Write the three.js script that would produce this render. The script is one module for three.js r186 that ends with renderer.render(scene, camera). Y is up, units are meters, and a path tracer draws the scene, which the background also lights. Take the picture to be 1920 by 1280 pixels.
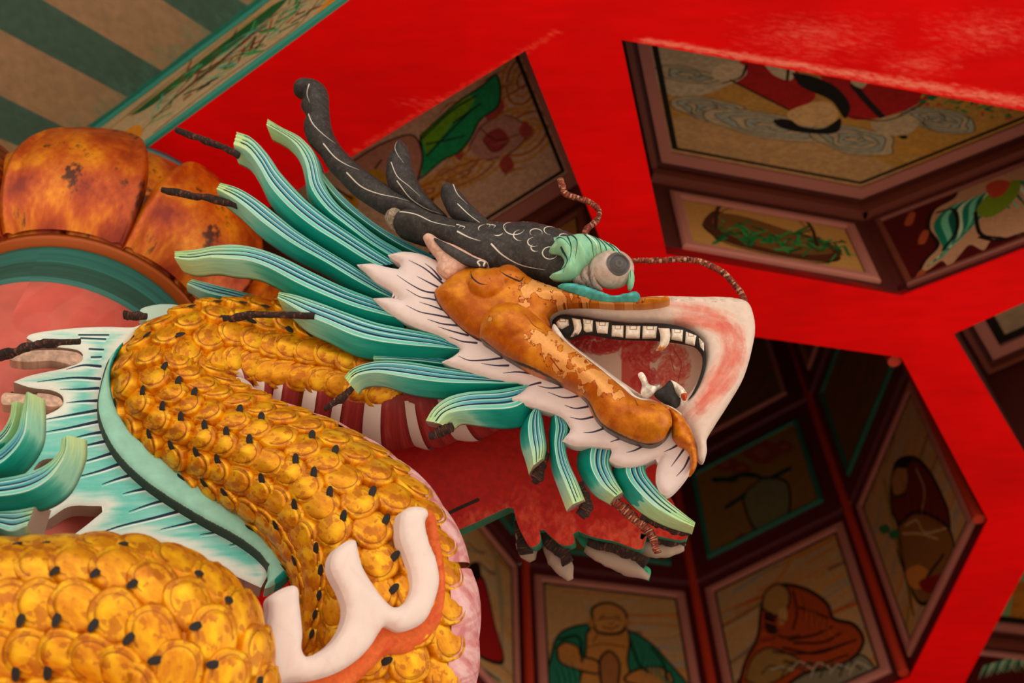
import * as THREE from 'three';
import { mergeGeometries } from 'three/addons/utils/BufferGeometryUtils.js';
import { RectAreaLightUniformsLib } from 'three/addons/lights/RectAreaLightUniformsLib.js';

// ------------------------------------------------------------------ camera, sky, light
const scene = new THREE.Scene();
const V3 = (x, y, z) => new THREE.Vector3(x, y, z);
const F = 2500;                                   // focal length in pixels of the 1920 x 1280 frame
const EYE = V3(0, 1.6, 0);
const camera = new THREE.PerspectiveCamera(2 * Math.atan(640 / F) * 180 / Math.PI, 1.5, 0.05, 100);
const upC = V3(-0.01656, 0.5609, -0.8277).normalize();             // the zenith as the tilted camera sees it
const hfC = V3(0, 0, -1).addScaledVector(upC, upC.z).normalize();   // level forward
const rtC = new THREE.Vector3().crossVectors(hfC, upC);
const CAM = new THREE.Matrix4().set(rtC.x, rtC.y, rtC.z, 0, upC.x, upC.y, upC.z, 0, -hfC.x, -hfC.y, -hfC.z, 0, 0, 0, 0, 1);
camera.position.copy(EYE);
camera.quaternion.setFromRotationMatrix(CAM);
camera.focus = 2.42; camera.userData.fStop = 3;
const renderer = new THREE.WebGLRenderer({ antialias: true });
renderer.toneMapping = THREE.LinearToneMapping;
renderer.toneMappingExposure = 0.62;
renderer.shadowMap.enabled = true;
scene.background = new THREE.Color(1.0, 0.96, 0.9).multiplyScalar(2.6);   // open sky beyond the ceiling
const sun = new THREE.DirectionalLight(new THREE.Color(1.0, 0.95, 0.88), 11);      // falls on the paving in front of the hall, not on the dragon
sun.position.set(-3.5, 9, 6.5); sun.target.position.set(0, 0, 0); sun.castShadow = true; scene.add(sun, sun.target);
Object.assign(sun.shadow.camera, { left: -10, right: 10, top: 10, bottom: -10, near: 0.5, far: 40 }); sun.shadow.mapSize.set(2048, 2048);
RectAreaLightUniformsLib.init();

// ------------------------------------------------------------------ helpers
let seed = 7;
const rnd = () => { seed = (seed * 1664525 + 1013904223) >>> 0; return seed / 4294967296; };
const rr = (a, b) => a + (b - a) * rnd();
const clamp = (x, a = 0, b = 1) => Math.min(b, Math.max(a, x));
const sm = (a, b, x) => { const t = clamp((x - a) / (b - a)); return t * t * (3 - 2 * t); };
function hash2(x, y) { let h = (x * 374761393 + y * 668265263) | 0; h = Math.imul(h ^ (h >>> 13), 1274126177); return ((h ^ (h >>> 16)) >>> 0) / 4294967296; }
function vnoise(x, y) {
  const i = Math.floor(x), j = Math.floor(y), f = x - i, g = y - j, u = f * f * (3 - 2 * f), v = g * g * (3 - 2 * g);
  return (hash2(i, j) * (1 - u) + hash2(i + 1, j) * u) * (1 - v) + (hash2(i, j + 1) * (1 - u) + hash2(i + 1, j + 1) * u) * v;
}
const fbm = (x, y, o = 4) => { let s = 0, a = 0.5, t = 0; for (let k = 0; k < o; k++) { s += a * vnoise(x, y); t += a; a *= 0.5; x = x * 2.03 + 11.7; y = y * 2.03 + 5.3; } return s / t; };
const toW = (x, y, z) => V3(x, y, z).applyMatrix4(CAM);            // camera direction to world direction
const dirOf = (px, py) => toW((px - 960) / F, -(py - 640) / F, -1);
const U = (px, py, d) => dirOf(px, py).multiplyScalar(d).add(EYE);   // point seen at a pixel, d metres deep
const HS = 3.13;                                                     // beam soffits above the eye
const S = (px, py, h = HS) => { const d = dirOf(px, py); return d.multiplyScalar(h / d.y).add(EYE); };
function mesh(name, geo, mat, parent) {
  const m = new THREE.Mesh(geo, mat); m.name = name; m.castShadow = m.receiveShadow = true; parent.add(m); return m;
}
function thing(name, label, category, group) {
  const g = new THREE.Group(); g.name = name; if (label) g.userData.label = label; if (category) g.userData.category = category; if (group) g.userData.group = group; scene.add(g); return g;
}
function canvasTex(w, h, draw) {
  const c = document.createElement('canvas'); c.width = w; c.height = h;
  const x = c.getContext('2d'); x.lineCap = x.lineJoin = 'round'; draw(x, w, h);
  const t = new THREE.CanvasTexture(c); t.colorSpace = THREE.SRGBColorSpace; t.magFilter = THREE.LinearFilter; t.wrapS = t.wrapT = THREE.ClampToEdgeWrapping; return t;
}
// paint grain over a canvas: multiplies with layered noise
function grain(x, w, h, amt, sc, sx = 1) {
  const im = x.getImageData(0, 0, w, h), d = im.data;
  for (let j = 0; j < h; j++) for (let i = 0; i < w; i++) {
    const n = 1 + amt * (2 * fbm(i / sc / sx, j / sc, 4) - 1), o = (j * w + i) * 4;
    d[o] = clamp(d[o] * n, 0, 255); d[o + 1] = clamp(d[o + 1] * n, 0, 255); d[o + 2] = clamp(d[o + 2] * n, 0, 255);
  }
  x.putImageData(im, 0, 0);
}
const std = (o) => new THREE.MeshPhysicalMaterial(o);
// Catmull-Rom through 2D points
function spline2(pts, n = 8, closed = false) {
  const c = new THREE.CatmullRomCurve3(pts.map((p) => V3(p[0], p[1], 0)), closed, 'centripetal');
  return c.getPoints(n * (closed ? pts.length : pts.length - 1)).slice(0, closed ? -1 : undefined).map((p) => [p.x, p.y]);
}
// outline given as a list; entries with a third value 1 are sharp corners, the rest is smoothed between them
function outline(pts, n = 6) {
  const k = pts.findIndex((p) => p[2]);
  if (k < 0) return spline2(pts, n, true);
  const q = [...pts.slice(k), ...pts.slice(0, k), pts[k]], out = [];
  let run = [q[0]];
  for (let i = 1; i < q.length; i++) {
    run.push(q[i]);
    if (q[i][2]) { const s = run.length > 2 ? spline2(run, n) : run; out.push(...s.slice(0, -1)); run = [q[i]]; }
  }
  return out.map((p) => [p[0], p[1]]);
}
// a plane in space with its own metre axes
class Plane {
  constructor(o, n, up) {
    this.o = o; this.n = n.clone().normalize();
    this.x = new THREE.Vector3().crossVectors(up, this.n).normalize(); this.y = new THREE.Vector3().crossVectors(this.n, this.x);
  }
  at(off) { const p = new Plane(this.o.clone().addScaledVector(this.n, off), this.n, this.y); return p; }
  uv(px, py) {                                    // where the sight line of a pixel meets the plane
    const d = dirOf(px, py), t = this.o.clone().sub(EYE).dot(this.n) / d.dot(this.n), p = d.multiplyScalar(t).add(EYE).sub(this.o);
    return [p.dot(this.x), p.dot(this.y)];
  }
  w(u, v, h = 0) { return this.o.clone().addScaledVector(this.x, u).addScaledVector(this.y, v).addScaledVector(this.n, h); }
}
function polyDist(poly, x, y) {                   // distance to the outline, nearest point, inside?
  let best = 1e9, bx = 0, by = 0, inside = false;
  for (let i = 0, n = poly.length, j = n - 1; i < n; j = i++) {
    const [x0, y0] = poly[j], [x1, y1] = poly[i], dx = x1 - x0, dy = y1 - y0;
    const t = clamp(((x - x0) * dx + (y - y0) * dy) / (dx * dx + dy * dy || 1e-12)), qx = x0 + t * dx, qy = y0 + t * dy, e = (x - qx) ** 2 + (y - qy) ** 2;
    if (e < best) { best = e; bx = qx; by = qy; }
    if ((y0 > y) !== (y1 > y) && x < (x1 - x0) * (y - y0) / (y1 - y0) + x0) inside = !inside;
  }
  return [Math.sqrt(best), bx, by, inside];
}
const bufGeo = (pos, uv, idx) => { const g = new THREE.BufferGeometry(); g.setAttribute('position', new THREE.Float32BufferAttribute(pos, 3)); g.setAttribute('uv', new THREE.Float32BufferAttribute(uv, 2)); g.setIndex(idx); g.computeVertexNormals(); return g; };
const dome = (H, R) => (d) => { const t = clamp(d / R); return H * Math.sqrt(Math.max(0, t * (2 - t))); };
// a carved piece: outline on a plane, front and back swelling from the edge; uv = share of the bounding box
function relief(plane, polyPx, { step = 0.005, front = dome(0.03, 0.04), back = dome(0.03, 0.04), edge = 0.004, bump, sharp = false, bend, holes = [], split = false }) {
  const poly = (sharp ? polyPx.map((p) => [p[0], p[1]]) : outline(polyPx)).map((p) => plane.uv(p[0], p[1]));
  const hs = holes.map((h) => outline(h).map((p) => plane.uv(p[0], p[1])));
  const xs = poly.map((p) => p[0]), ys = poly.map((p) => p[1]), x0 = Math.min(...xs), x1 = Math.max(...xs), y0 = Math.min(...ys), y1 = Math.max(...ys);
  const nx = Math.ceil((x1 - x0) / step) + 2, ny = Math.ceil((y1 - y0) / step) + 2, id = new Int32Array((nx + 1) * (ny + 1)).fill(-1), P = [], info = [];
  const look = (x, y) => {
    let r = polyDist(poly, x, y);
    for (const h of hs) { const q = polyDist(h, x, y); const inn = r[3] && !q[3]; if (q[0] < r[0] || (r[3] && q[3])) r = [q[0], q[1], q[2], inn]; else r[3] = inn; }
    return r;
  };
  for (let j = 0; j <= ny; j++) for (let i = 0; i <= nx; i++) info.push(look(x0 + (i - 1) * step, y0 + (j - 1) * step));
  const vert = (i, j) => {
    const k = j * (nx + 1) + i; if (id[k] >= 0) return id[k];
    const r = info[k], near = r[0] < step * 0.32;
    id[k] = P.length; P.push(r[3] && !near ? [x0 + (i - 1) * step, y0 + (j - 1) * step, r[0]] : [r[1], r[2], 0]); return id[k];
  };
  const T = [];
  for (let j = 0; j < ny; j++) for (let i = 0; i < nx; i++) {
    const q = [[i, j], [i + 1, j], [i + 1, j + 1], [i, j + 1]], ins = q.map(([a, b]) => info[b * (nx + 1) + a]);
    const c = ins.filter((r) => r[3]).length; if (!c) continue;
    if (ins.some((r) => !r[3] && r[0] > step * 1.5)) continue;
    const [a, b, cc, d] = q.map(([m, n]) => vert(m, n)); T.push([a, b, cc], [a, cc, d]);
  }
  const pos = [], uv = [], idx = [], N = P.length, edges = new Map();
  const put = (p, h) => { const w = plane.w(p[0], p[1], h + (bend ? bend(p[0], p[1]) : 0)); pos.push(w.x, w.y, w.z); uv.push((p[0] - x0) / (x1 - x0), (p[1] - y0) / (y1 - y0)); };
  for (const p of P) put(p, edge / 2 + front(p[2]) + (bump ? bump(p[0], p[1], p[2]) : 0));
  for (const p of P) put(p, -edge / 2 - back(p[2]));
  for (const t of T) {
    const [a, b, c] = t.map((k) => P[k]); if (Math.abs((b[0] - a[0]) * (c[1] - a[1]) - (b[1] - a[1]) * (c[0] - a[0])) < 1e-10) continue;
    idx.push(...t, t[2] + N, t[1] + N, t[0] + N);
    for (let k = 0; k < 3; k++) { const e = t[k] + '_' + t[(k + 1) % 3], r = t[(k + 1) % 3] + '_' + t[k]; if (edges.has(r)) edges.delete(r); else edges.set(e, [t[k], t[(k + 1) % 3]]); }
  }
  const sets = [poly, ...hs].map(() => [[], [], []]);
  for (const [a, b] of edges.values()) {
    let k0 = 0; if (split && hs.length) { const ds = [poly, ...hs].map((q) => polyDist(q, (P[a][0] + P[b][0]) / 2, (P[a][1] + P[b][1]) / 2)[0]); k0 = ds.indexOf(Math.min(...ds)); }
    const [wp, wu, wi] = split ? sets[k0] : [pos, uv, idx], o = wp.length / 3;
    for (const [k, s] of [[a, 0], [b, 0], [a, N], [b, N]]) { wp.push(...pos.slice((k + s) * 3, (k + s) * 3 + 3)); wu.push(...uv.slice((k + s) * 2, (k + s) * 2 + 2)); }
    wi.push(o, o + 2, o + 1, o + 1, o + 2, o + 3);
  }
  const g = bufGeo(pos, uv, idx);
  if (split) g.userData.wall = sets.filter((q) => q[2].length).map((q) => bufGeo(...q));
  g.userData.T = (W, H) => (px, py) => { const q = plane.uv(px, py); return [(q[0] - x0) / (x1 - x0) * W, (1 - (q[1] - y0) / (y1 - y0)) * H]; };
  g.userData.size = [x1 - x0, y1 - y0];
  return g;
}
// strokes on a canvas whose points are given through a mapping T
function strokes(x, T, list, color, width, taper = 0) {
  x.strokeStyle = x.fillStyle = color;
  for (const s of list) {
    const p = s.length > 2 ? spline2(s, 6) : s, q = p.map((a) => T(a[0], a[1]));
    if (!taper) { x.lineWidth = width; x.beginPath(); q.forEach((a, i) => (i ? x.lineTo(...a) : x.moveTo(...a))); x.stroke(); continue; }
    for (let i = 1; i < q.length; i++) { const t = (i - 0.5) / (q.length - 1); x.lineWidth = Math.max(0.6, width * (taper === 1 ? 1 - 0.85 * t : Math.sin(Math.PI * clamp(t, 0.08, 0.92)))); x.beginPath(); x.moveTo(...q[i - 1]); x.lineTo(...q[i]); x.stroke(); }
  }
}
function fillPoly(x, T, pts, color, smooth = true) {
  const p = smooth ? outline(pts) : pts; x.fillStyle = color; x.beginPath(); p.forEach((a, i) => { const q = T(a[0], a[1]); if (i) x.lineTo(...q); else x.moveTo(...q); }); x.closePath(); x.fill();
}
// tube along 3D points with a radius at each; rough = lumpy
function tube(pts, rad, seg = 10, n = 6, rough = 0, flat = 1) {
  const c = new THREE.CatmullRomCurve3(pts, false, 'centripetal'), m = n * (pts.length - 1), pos = [], uv = [], idx = [];
  let nrm = null, prev = null;
  for (let i = 0; i <= m; i++) {
    const t = i / m, p = c.getPoint(t), tg = c.getTangent(t);
    if (!nrm) { nrm = Math.abs(tg.y) < 0.9 ? V3(0, 1, 0) : V3(1, 0, 0); }
    nrm.addScaledVector(tg, -nrm.dot(tg)).normalize(); const b = new THREE.Vector3().crossVectors(tg, nrm);
    const f = t * (rad.length - 1), k = Math.min(rad.length - 2, Math.floor(f)), r0 = rad.length > 1 ? rad[k] + (rad[k + 1] - rad[k]) * (f - k) : rad[0];
    for (let s = 0; s <= seg; s++) {
      const a = (s % seg) / seg * Math.PI * 2, r = r0 * (1 + rough * 2 * (fbm(i * 0.3 + pts[0].x * 97, Math.abs((s % seg) / seg - 0.5) * 5 + pts[0].y * 31, 3) * 2 - 1));
      const q = p.clone().addScaledVector(nrm, Math.cos(a) * r).addScaledVector(b, Math.sin(a) * r * flat); pos.push(q.x, q.y, q.z); uv.push(s / seg, t);
      if (i && s) { const o = i * (seg + 1) + s; idx.push(o, o - 1, o - seg - 2, o, o - seg - 2, o - seg - 1); }
    }
    prev = p;
  }
  for (const end of [0, m]) { const p = c.getPoint(end / m), o = pos.length / 3; pos.push(p.x, p.y, p.z); uv.push(0.5, end / m); for (let s = 0; s < seg; s++) { const a = end * (seg + 1) + s; if (end) idx.push(o, a, a + 1); else idx.push(o, a + 1, a); } }
  const g = new THREE.BufferGeometry(); g.setAttribute('position', new THREE.Float32BufferAttribute(pos, 3)); g.setAttribute('uv', new THREE.Float32BufferAttribute(uv, 2)); g.setIndex(idx); g.computeVertexNormals(); return g;
}
// ------------------------------------------------------------------ the temple ceiling
const ROOM = { red: '#c00d06' };
const DG = Math.PI / 180, plan = (deg) => V3(Math.cos(deg * DG), 0, Math.sin(deg * DG));
const isect = (p, d, q, e) => { const den = d.x * e.z - d.z * e.x, t = ((q.x - p.x) * e.z - (q.z - p.z) * e.x) / den; return p.clone().addScaledVector(d, t); };
const towards = (a, b) => b.clone().sub(a).normalize();
const yS = EYE.y + HS;
const SIDE = 0.73;
const oA = S(1690, 670), oB = S(1852, 975);
const oC = oB.clone().addScaledVector(plan(-101.4), SIDE), oD = oC.clone().addScaledVector(plan(-146.4), SIDE), oE = oD.clone().addScaledVector(plan(-191.4), SIDE);
const o0 = oA.clone().addScaledVector(plan(-11.45), -SIDE), o7 = o0.clone().addScaledVector(plan(33.5), -SIDE), o6 = o7.clone().addScaledVector(plan(78.5), -SIDE);
const OCT = [o0, oA, oB, oC, oD, oE, o6, o7];
const OC = OCT.reduce((a, b) => a.add(b), V3(0, 0, 0)).multiplyScalar(1 / 8);
const bw = 0.235;                                          // width of the inner ring of beams
const push = (p, q, d) => { const t = towards(p, q), n = V3(t.z, 0, -t.x); if (n.dot(p.clone().sub(OC)) < 0) n.negate(); return p.clone().addScaledVector(n, d); };
// P: coffer with the lotus, Q: with the basket, then the two cut by the right edge of the picture
const q1 = S(1165, 75), q2 = S(1250, 478), q3 = S(1690, 555), q4 = S(2388, 291);
const pTR = S(985, 95), pDir = towards(S(985, 95), S(1110, 410)), pTopDir = towards(pTR, S(650, 300));
const pIn = push(o7, o0, bw), pBR = isect(pTR, pDir, pIn, towards(o7, o0));
const rad7 = towards(OC, o7), nr7 = V3(rad7.z, 0, -rad7.x); if (nr7.dot(pBR.clone().sub(o7)) < 0) nr7.negate();
const pL = o7.clone().addScaledVector(nr7, 0.13), pBL = isect(pL, rad7, pIn, towards(o7, o0)), pTL = isect(pL, rad7, pTR, pTopDir);
const s1 = S(1788, 626), s2 = S(1920, 847).add(towards(s1, S(1920, 847)).multiplyScalar(0.08)), sOut = towards(S(1788, 626), S(1920, 567)), s4 = s1.clone().addScaledVector(sOut, 0.75), s3 = s2.clone().addScaledVector(sOut, 0.9);
const t1 = S(1920, 1072).add(towards(S(1809, 1280), S(1920, 1072)).multiplyScalar(0.03)), t2 = S(1809, 1280).add(towards(S(1920, 1072), S(1809, 1280)).multiplyScalar(0.25)), tOut = plan(-11.4 + 0), t3 = t2.clone().addScaledVector(tOut, 0.8), t4 = t1.clone().addScaledVector(tOut, 0.8);
const f1 = S(300, 260), f2 = S(655, 0), fDir = towards(f1, f2);

const ceiling = new THREE.Group(); ceiling.name = 'ceiling'; ceiling.userData.kind = 'structure'; scene.add(ceiling);
// horizontal plate from plan points, uv in metres about the picture's middle
function plate(name, pts, y0, y1, mat, parent, holes = []) {
  const sh = new THREE.Shape(pts.map((p) => new THREE.Vector2(p.x, -p.z)));
  for (const h of holes) sh.holes.push(new THREE.Path(h.map((p) => new THREE.Vector2(p.x, -p.z))));
  const g = new THREE.ExtrudeGeometry(sh, { depth: y1 - y0, bevelEnabled: false }); g.rotateX(-Math.PI / 2); g.translate(0, y0, 0);
  const pos = g.attributes.position, uv = g.attributes.uv, nr = g.attributes.normal;
  for (let i = 0; i < pos.count; i++) uv.setXY(i, (pos.getX(i) + 1.6) / 4.4, (-pos.getZ(i) + 0.2) / 4.4 + (Math.abs(nr.getY(i)) < 0.5 ? pos.getY(i) * 0.2 : 0));
  return mesh(name, g, mat, parent);
}
const planT = (W, H) => (px, py, h = HS) => { const p = S(px, py, h); return [(p.x + 1.6) / 4.4 * W, (1 - (-p.z + 0.2) / 4.4) * H]; };
const redTex = canvasTex(1536, 1536, (x, w, h) => {
  x.fillStyle = '#cc0904'; x.fillRect(0, 0, w, h);
  const im = x.getImageData(0, 0, w, h), d = im.data, T = planT(w, h);
  for (let j = 0; j < h; j++) for (let i = 0; i < w; i++) {
    const n = fbm(i / 90, j / 90, 4), b = fbm(i / 40, j / 7, 3), o = (j * w + i) * 4;
    const k = 0.86 + 0.2 * n + 0.08 * b; d[o] = clamp(218 * k, 0, 255); d[o + 1] = 3 * k; d[o + 2] = 2 * k;
  }
  x.putImageData(im, 0, 0);
  // dry pink brushwork where the paint has rubbed thin: many short hairs
  const hair = (px, py, sx, sy, n, col, al, len) => { for (let k = 0; k < n; k++) { const a = px + (rnd() + rnd() - 1) * sx, b = py + (rnd() + rnd() - 1) * sy, p = T(a, b), q = T(a + len * rr(0.4, 1), b + len * rr(0.02, 0.22)); x.globalAlpha = al * rnd(); x.strokeStyle = col; x.lineWidth = rr(0.5, 1.5); x.beginPath(); x.moveTo(...p); x.lineTo(...q); x.stroke(); } x.globalAlpha = 1; };
  hair(1520, 70, 170, 55, 1500, '#ea6a54', 0.24, 20); hair(1830, 60, 120, 50, 1200, '#ea6a54', 0.24, 18); hair(1720, 120, 90, 30, 700, '#ea6a54', 0.24, 16);
  for (let k = 0; k < 60; k++) { const t = k / 59; hair(1200 + 720 * t, 78 + 118 * t - 4, 24, 6 + 9 * t, 26 + 30 * t, '#f2856a', 0.4, 16); }
  for (let k = 0; k < 40; k++) { const t = k / 39; hair(1040 - 390 * t, 60 + 230 * t, 14, 6, 16, '#f0603f', 0.35, 10); }
  hair(780, 190, 60, 14, 60, '#f2806a', 0.3, 14); hair(560, 345, 60, 30, 60, '#e8644c', 0.3, 6);
});
const redMat = std({ map: redTex, roughness: 0.7, specularIntensity: 0.15 });
const outer = [f1.clone().addScaledVector(fDir, -2.2), f1, f2, f2.clone().addScaledVector(fDir, 0.42)];
outer.push(outer[3].clone().addScaledVector(plan(-12), 3.6), V3(4.6, yS, -5.2), V3(-2.6, yS, -5.2));
const Pc = [pTR, pBR, pBL, pTL], Qc = [q1, q2, q3, q4], Sc = [s1, s2, s3, s4], Tc = [t1, t2, t3, t4];
plate('beam_grid', outer, yS, yS + 0.05, redMat, ceiling, [OCT, Pc, Qc, Sc, Tc]);

// paintings: each canvas is painted in the metres of its own panel
const paintMat = (tex, age = '#efe0ca') => std({ map: tex, color: age, roughness: 0.6, specularIntensity: 0.3 });   // browned varnish
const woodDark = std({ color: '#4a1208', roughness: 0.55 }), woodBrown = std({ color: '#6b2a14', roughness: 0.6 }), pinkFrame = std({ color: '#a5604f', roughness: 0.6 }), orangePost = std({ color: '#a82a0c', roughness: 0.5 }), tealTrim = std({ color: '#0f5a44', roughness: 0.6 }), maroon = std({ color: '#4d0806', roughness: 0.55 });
function cloudy(x, w, h, base, cols, n, sc = 1) {
  x.fillStyle = base; x.fillRect(0, 0, w, h);
  for (let k = 0; k < n; k++) {
    x.globalAlpha = rr(0.08, 0.3); x.strokeStyle = cols[Math.floor(rnd() * cols.length)]; x.lineWidth = rr(6, 26) * sc;
    const a = rr(-0.1, 1) * w, b = rr(0, 1) * h, l = rr(0.15, 0.5) * w; x.beginPath(); x.moveTo(a, b); x.bezierCurveTo(a + l * 0.3, b - rr(-10, 24) * sc, a + l * 0.6, b + rr(-14, 20) * sc, a + l, b - rr(0, 40) * sc); x.stroke();
  }
  x.globalAlpha = 1;
}
// frame made of four mitred bars round the rectangle u0..u1, v0..v1 of a plane
function frameGeo(plane, u0, v0, u1, v1, b, t, lift = 0) {
  const gs = [], ring = (k) => [[u0 + k, v0 + k], [u1 - k, v0 + k], [u1 - k, v1 - k], [u0 + k, v1 - k]];
  const rings = [[0, 0], [0, t * 0.7], [b * 0.25, t], [b * 0.75, t], [b, t * 0.6], [b, 0]];
  for (let s = 0; s < 4; s++) {
    const pos = [], idx = [];
    for (const [k, h] of rings) for (const c of [s, (s + 1) % 4]) { const q = ring(k)[c], w = plane.w(q[0], q[1], lift + h); pos.push(w.x, w.y, w.z); }
    for (let i = 0; i < rings.length - 1; i++) { const o = i * 2; idx.push(o, o + 1, o + 3, o, o + 3, o + 2); }
    const g = new THREE.BufferGeometry(); g.setAttribute('position', new THREE.Float32BufferAttribute(pos, 3)); g.setIndex(idx); gs.push(g.toNonIndexed());
  }
  const g = mergeGeometries(gs); g.computeVertexNormals(); return g;
}
function boardGeo(plane, u0, v0, u1, v1, h0, h1) {
  const pos = [], uv = [], idx = [];
  for (const h of [h0, h1]) for (const [u, v, a, b] of [[u0, v0, 0, 0], [u1, v0, 1, 0], [u1, v1, 1, 1], [u0, v1, 0, 1]]) { const w = plane.w(u, v, h); pos.push(w.x, w.y, w.z); uv.push(a, b); }
  idx.push(4, 5, 6, 4, 6, 7, 0, 2, 1, 0, 3, 2); for (let k = 0; k < 4; k++) { const a = k, b = (k + 1) % 4; idx.push(a, b, b + 4, a, b + 4, a + 4); }
  let g = new THREE.BufferGeometry(); g.setAttribute('position', new THREE.Float32BufferAttribute(pos, 3)); g.setAttribute('uv', new THREE.Float32BufferAttribute(uv, 2)); g.setIndex(idx); g = g.toNonIndexed(); g.computeVertexNormals(); return g;
}
// upright painted panel between two plan points, seen from the side of `inside`
function wallPanel(a, b, y0, y1, inside, { paint, size = [512, 512], wall = woodDark, frame = pinkFrame, gap = 0.03, bar = 0.03, line = true, top = 0, age = '#f4e2c8' }) {
  const n = V3(b.z - a.z, 0, a.x - b.x).normalize(); if (n.dot(inside.clone().sub(a)) < 0) n.negate();
  const pl = new Plane(V3((a.x + b.x) / 2, y0, (a.z + b.z) / 2), n, V3(0, 1, 0)), L = Math.hypot(b.x - a.x, b.z - a.z) / 2, H = y1 - y0;
  const g = new THREE.Group(); g.name = 'painted_panel'; ceiling.add(g);
  mesh('board', boardGeo(pl, -L, 0.006, L, H, -0.03, 0), wall, g);
  if (top) mesh('moulding', boardGeo(pl, -L, H - top, L, H - top * 0.25, 0, 0.03), woodBrown, g);
  if (paint) {
    const u0 = -L + gap, u1 = L - gap, v0 = gap, v1 = H - gap - top, k = bar;
    if (bar) mesh('frame', frameGeo(pl, u0, v0, u1, v1, bar, 0.014), frame, g);
    const T = (W, Hh) => (px, py) => { const q = pl.uv(px, py); return [(q[0] - u0 - k) / (u1 - u0 - 2 * k) * W, (1 - (q[1] - v0 - k) / (v1 - v0 - 2 * k)) * Hh]; };
    const tex = canvasTex(size[0], size[1], (x, w, h) => { paint(x, w, h, T(w, h)); if (line) { x.strokeStyle = '#1c130c'; x.lineWidth = 9; x.strokeRect(6, 6, w - 12, h - 12); } grain(x, w, h, 0.12, 5); });
    mesh('painting', boardGeo(pl, u0 + k * 0.9, v0 + k * 0.9, u1 - k * 0.9, v1 - k * 0.9, 0, 0.004), paintMat(tex, age), g);
  }
  return g;
}
// level painted panel over a coffer
function lidPanel(pts, y, { paint, size = [1024, 1024], frame = pinkFrame, inset = 0.05, bar = 0.035 }) {
  const g = new THREE.Group(); g.name = 'painted_panel'; ceiling.add(g);
  const c = pts.reduce((a, b) => a.add(b), V3(0, 0, 0)).multiplyScalar(1 / pts.length);
  const ins = (d) => pts.map((p, i) => { const a = pts[(i + pts.length - 1) % pts.length], b = pts[(i + 1) % pts.length], t1_ = towards(a, p), t2_ = towards(p, b), n1 = V3(t1_.z, 0, -t1_.x), n2 = V3(t2_.z, 0, -t2_.x); if (n1.dot(c.clone().sub(p)) < 0) n1.negate(); if (n2.dot(c.clone().sub(p)) < 0) n2.negate(); return isect(p.clone().addScaledVector(n1, d), t1_, p.clone().addScaledVector(n2, d), t2_); });
  plate('board', pts, y, y + 0.03, woodDark, g);
  const a = ins(inset), b = ins(inset + bar), bx = [Math.min(...b.map((p) => p.x)), Math.max(...b.map((p) => p.x)), Math.min(...b.map((p) => p.z)), Math.max(...b.map((p) => p.z))];
  plate('frame', a, y - 0.016, y, frame, g, [b]);
  const e = ins(0.012), e2 = ins(0.03); plate('moulding', e, y - 0.03, y, woodBrown, g, [e2]);
  const T = (W, H) => (px, py) => { const p = S(px, py, y - 0.004 - EYE.y); return [(p.x - bx[0]) / (bx[1] - bx[0]) * W, (p.z - bx[2]) / (bx[3] - bx[2]) * H]; };
  const tex = canvasTex(size[0], size[1], (x, w, h) => {
    const Tm = T(w, h); paint(x, w, h, Tm);
    x.strokeStyle = '#17100a'; x.lineWidth = 13; x.beginPath(); ins(inset + bar + 0.012).forEach((p, i) => { const q = [(p.x - bx[0]) / (bx[1] - bx[0]) * w, (p.z - bx[2]) / (bx[3] - bx[2]) * h]; if (i) x.lineTo(...q); else x.moveTo(...q); }); x.closePath(); x.stroke();
    grain(x, w, h, 0.16, 9);
  });
  const m = plate('painting', b, y - 0.004, y, paintMat(tex), g), pos = m.geometry.attributes.position, uv = m.geometry.attributes.uv;
  for (let i = 0; i < pos.count; i++) uv.setXY(i, (pos.getX(i) - bx[0]) / (bx[1] - bx[0]), 1 - (pos.getZ(i) - bx[2]) / (bx[3] - bx[2]));
  return g;
}
const mid = (pts) => pts.reduce((a, b) => a.add(b), V3(0, 0, 0)).multiplyScalar(1 / pts.length);
const HC = 0.5, yC = yS + HC;
const INK = '#15100c';

// --- Q: seated-figure lid, basket wall, wave wall
const bare = (col) => ({ paint: null, wall: col });
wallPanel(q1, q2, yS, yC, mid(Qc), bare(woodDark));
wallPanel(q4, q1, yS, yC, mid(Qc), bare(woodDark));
wallPanel(q2, q3, yS, yC, mid(Qc), { top: 0.07, gap: 0.05, bar: 0.035, size: [1024, 512], paint: (x, w, h, T) => {
  cloudy(x, w, h, '#b98a4c', ['#c59a5c', '#a97c40', '#c8a26a'], 40);
  fillPoly(x, T, [[1318, 424], [1340, 398], [1370, 408], [1480, 436], [1530, 448], [1570, 470], [1572, 488], [1540, 492], [1440, 476], [1350, 450]], '#4a2413');
  fillPoly(x, T, [[1336, 420], [1350, 404], [1470, 432], [1560, 474], [1500, 478], [1400, 456]], '#6f4a22');
  for (let k = 0; k < 70; k++) { const a = rr(1350, 1590), b = 424 + (a - 1350) * 0.16 + rr(-8, 22); strokes(x, T, [[[a, b], [a + rr(-34, 34), b + rr(-16, 22)]]], ['#0d6a34', '#1d8a48', '#0a4a26'][k % 3], rr(16, 40), 1); }
  strokes(x, T, [[[1342, 430], [1348, 392], [1370, 386], [1440, 394], [1500, 410], [1520, 430], [1530, 462]]], '#3a1a0c', 24); strokes(x, T, [[[1350, 426], [1356, 398], [1440, 402], [1496, 416], [1516, 440]]], '#7a4a26', 12);
  strokes(x, T, [[[1318, 424], [1350, 452], [1440, 478], [1540, 494], [1572, 486]]], INK, 12);
} });
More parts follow.
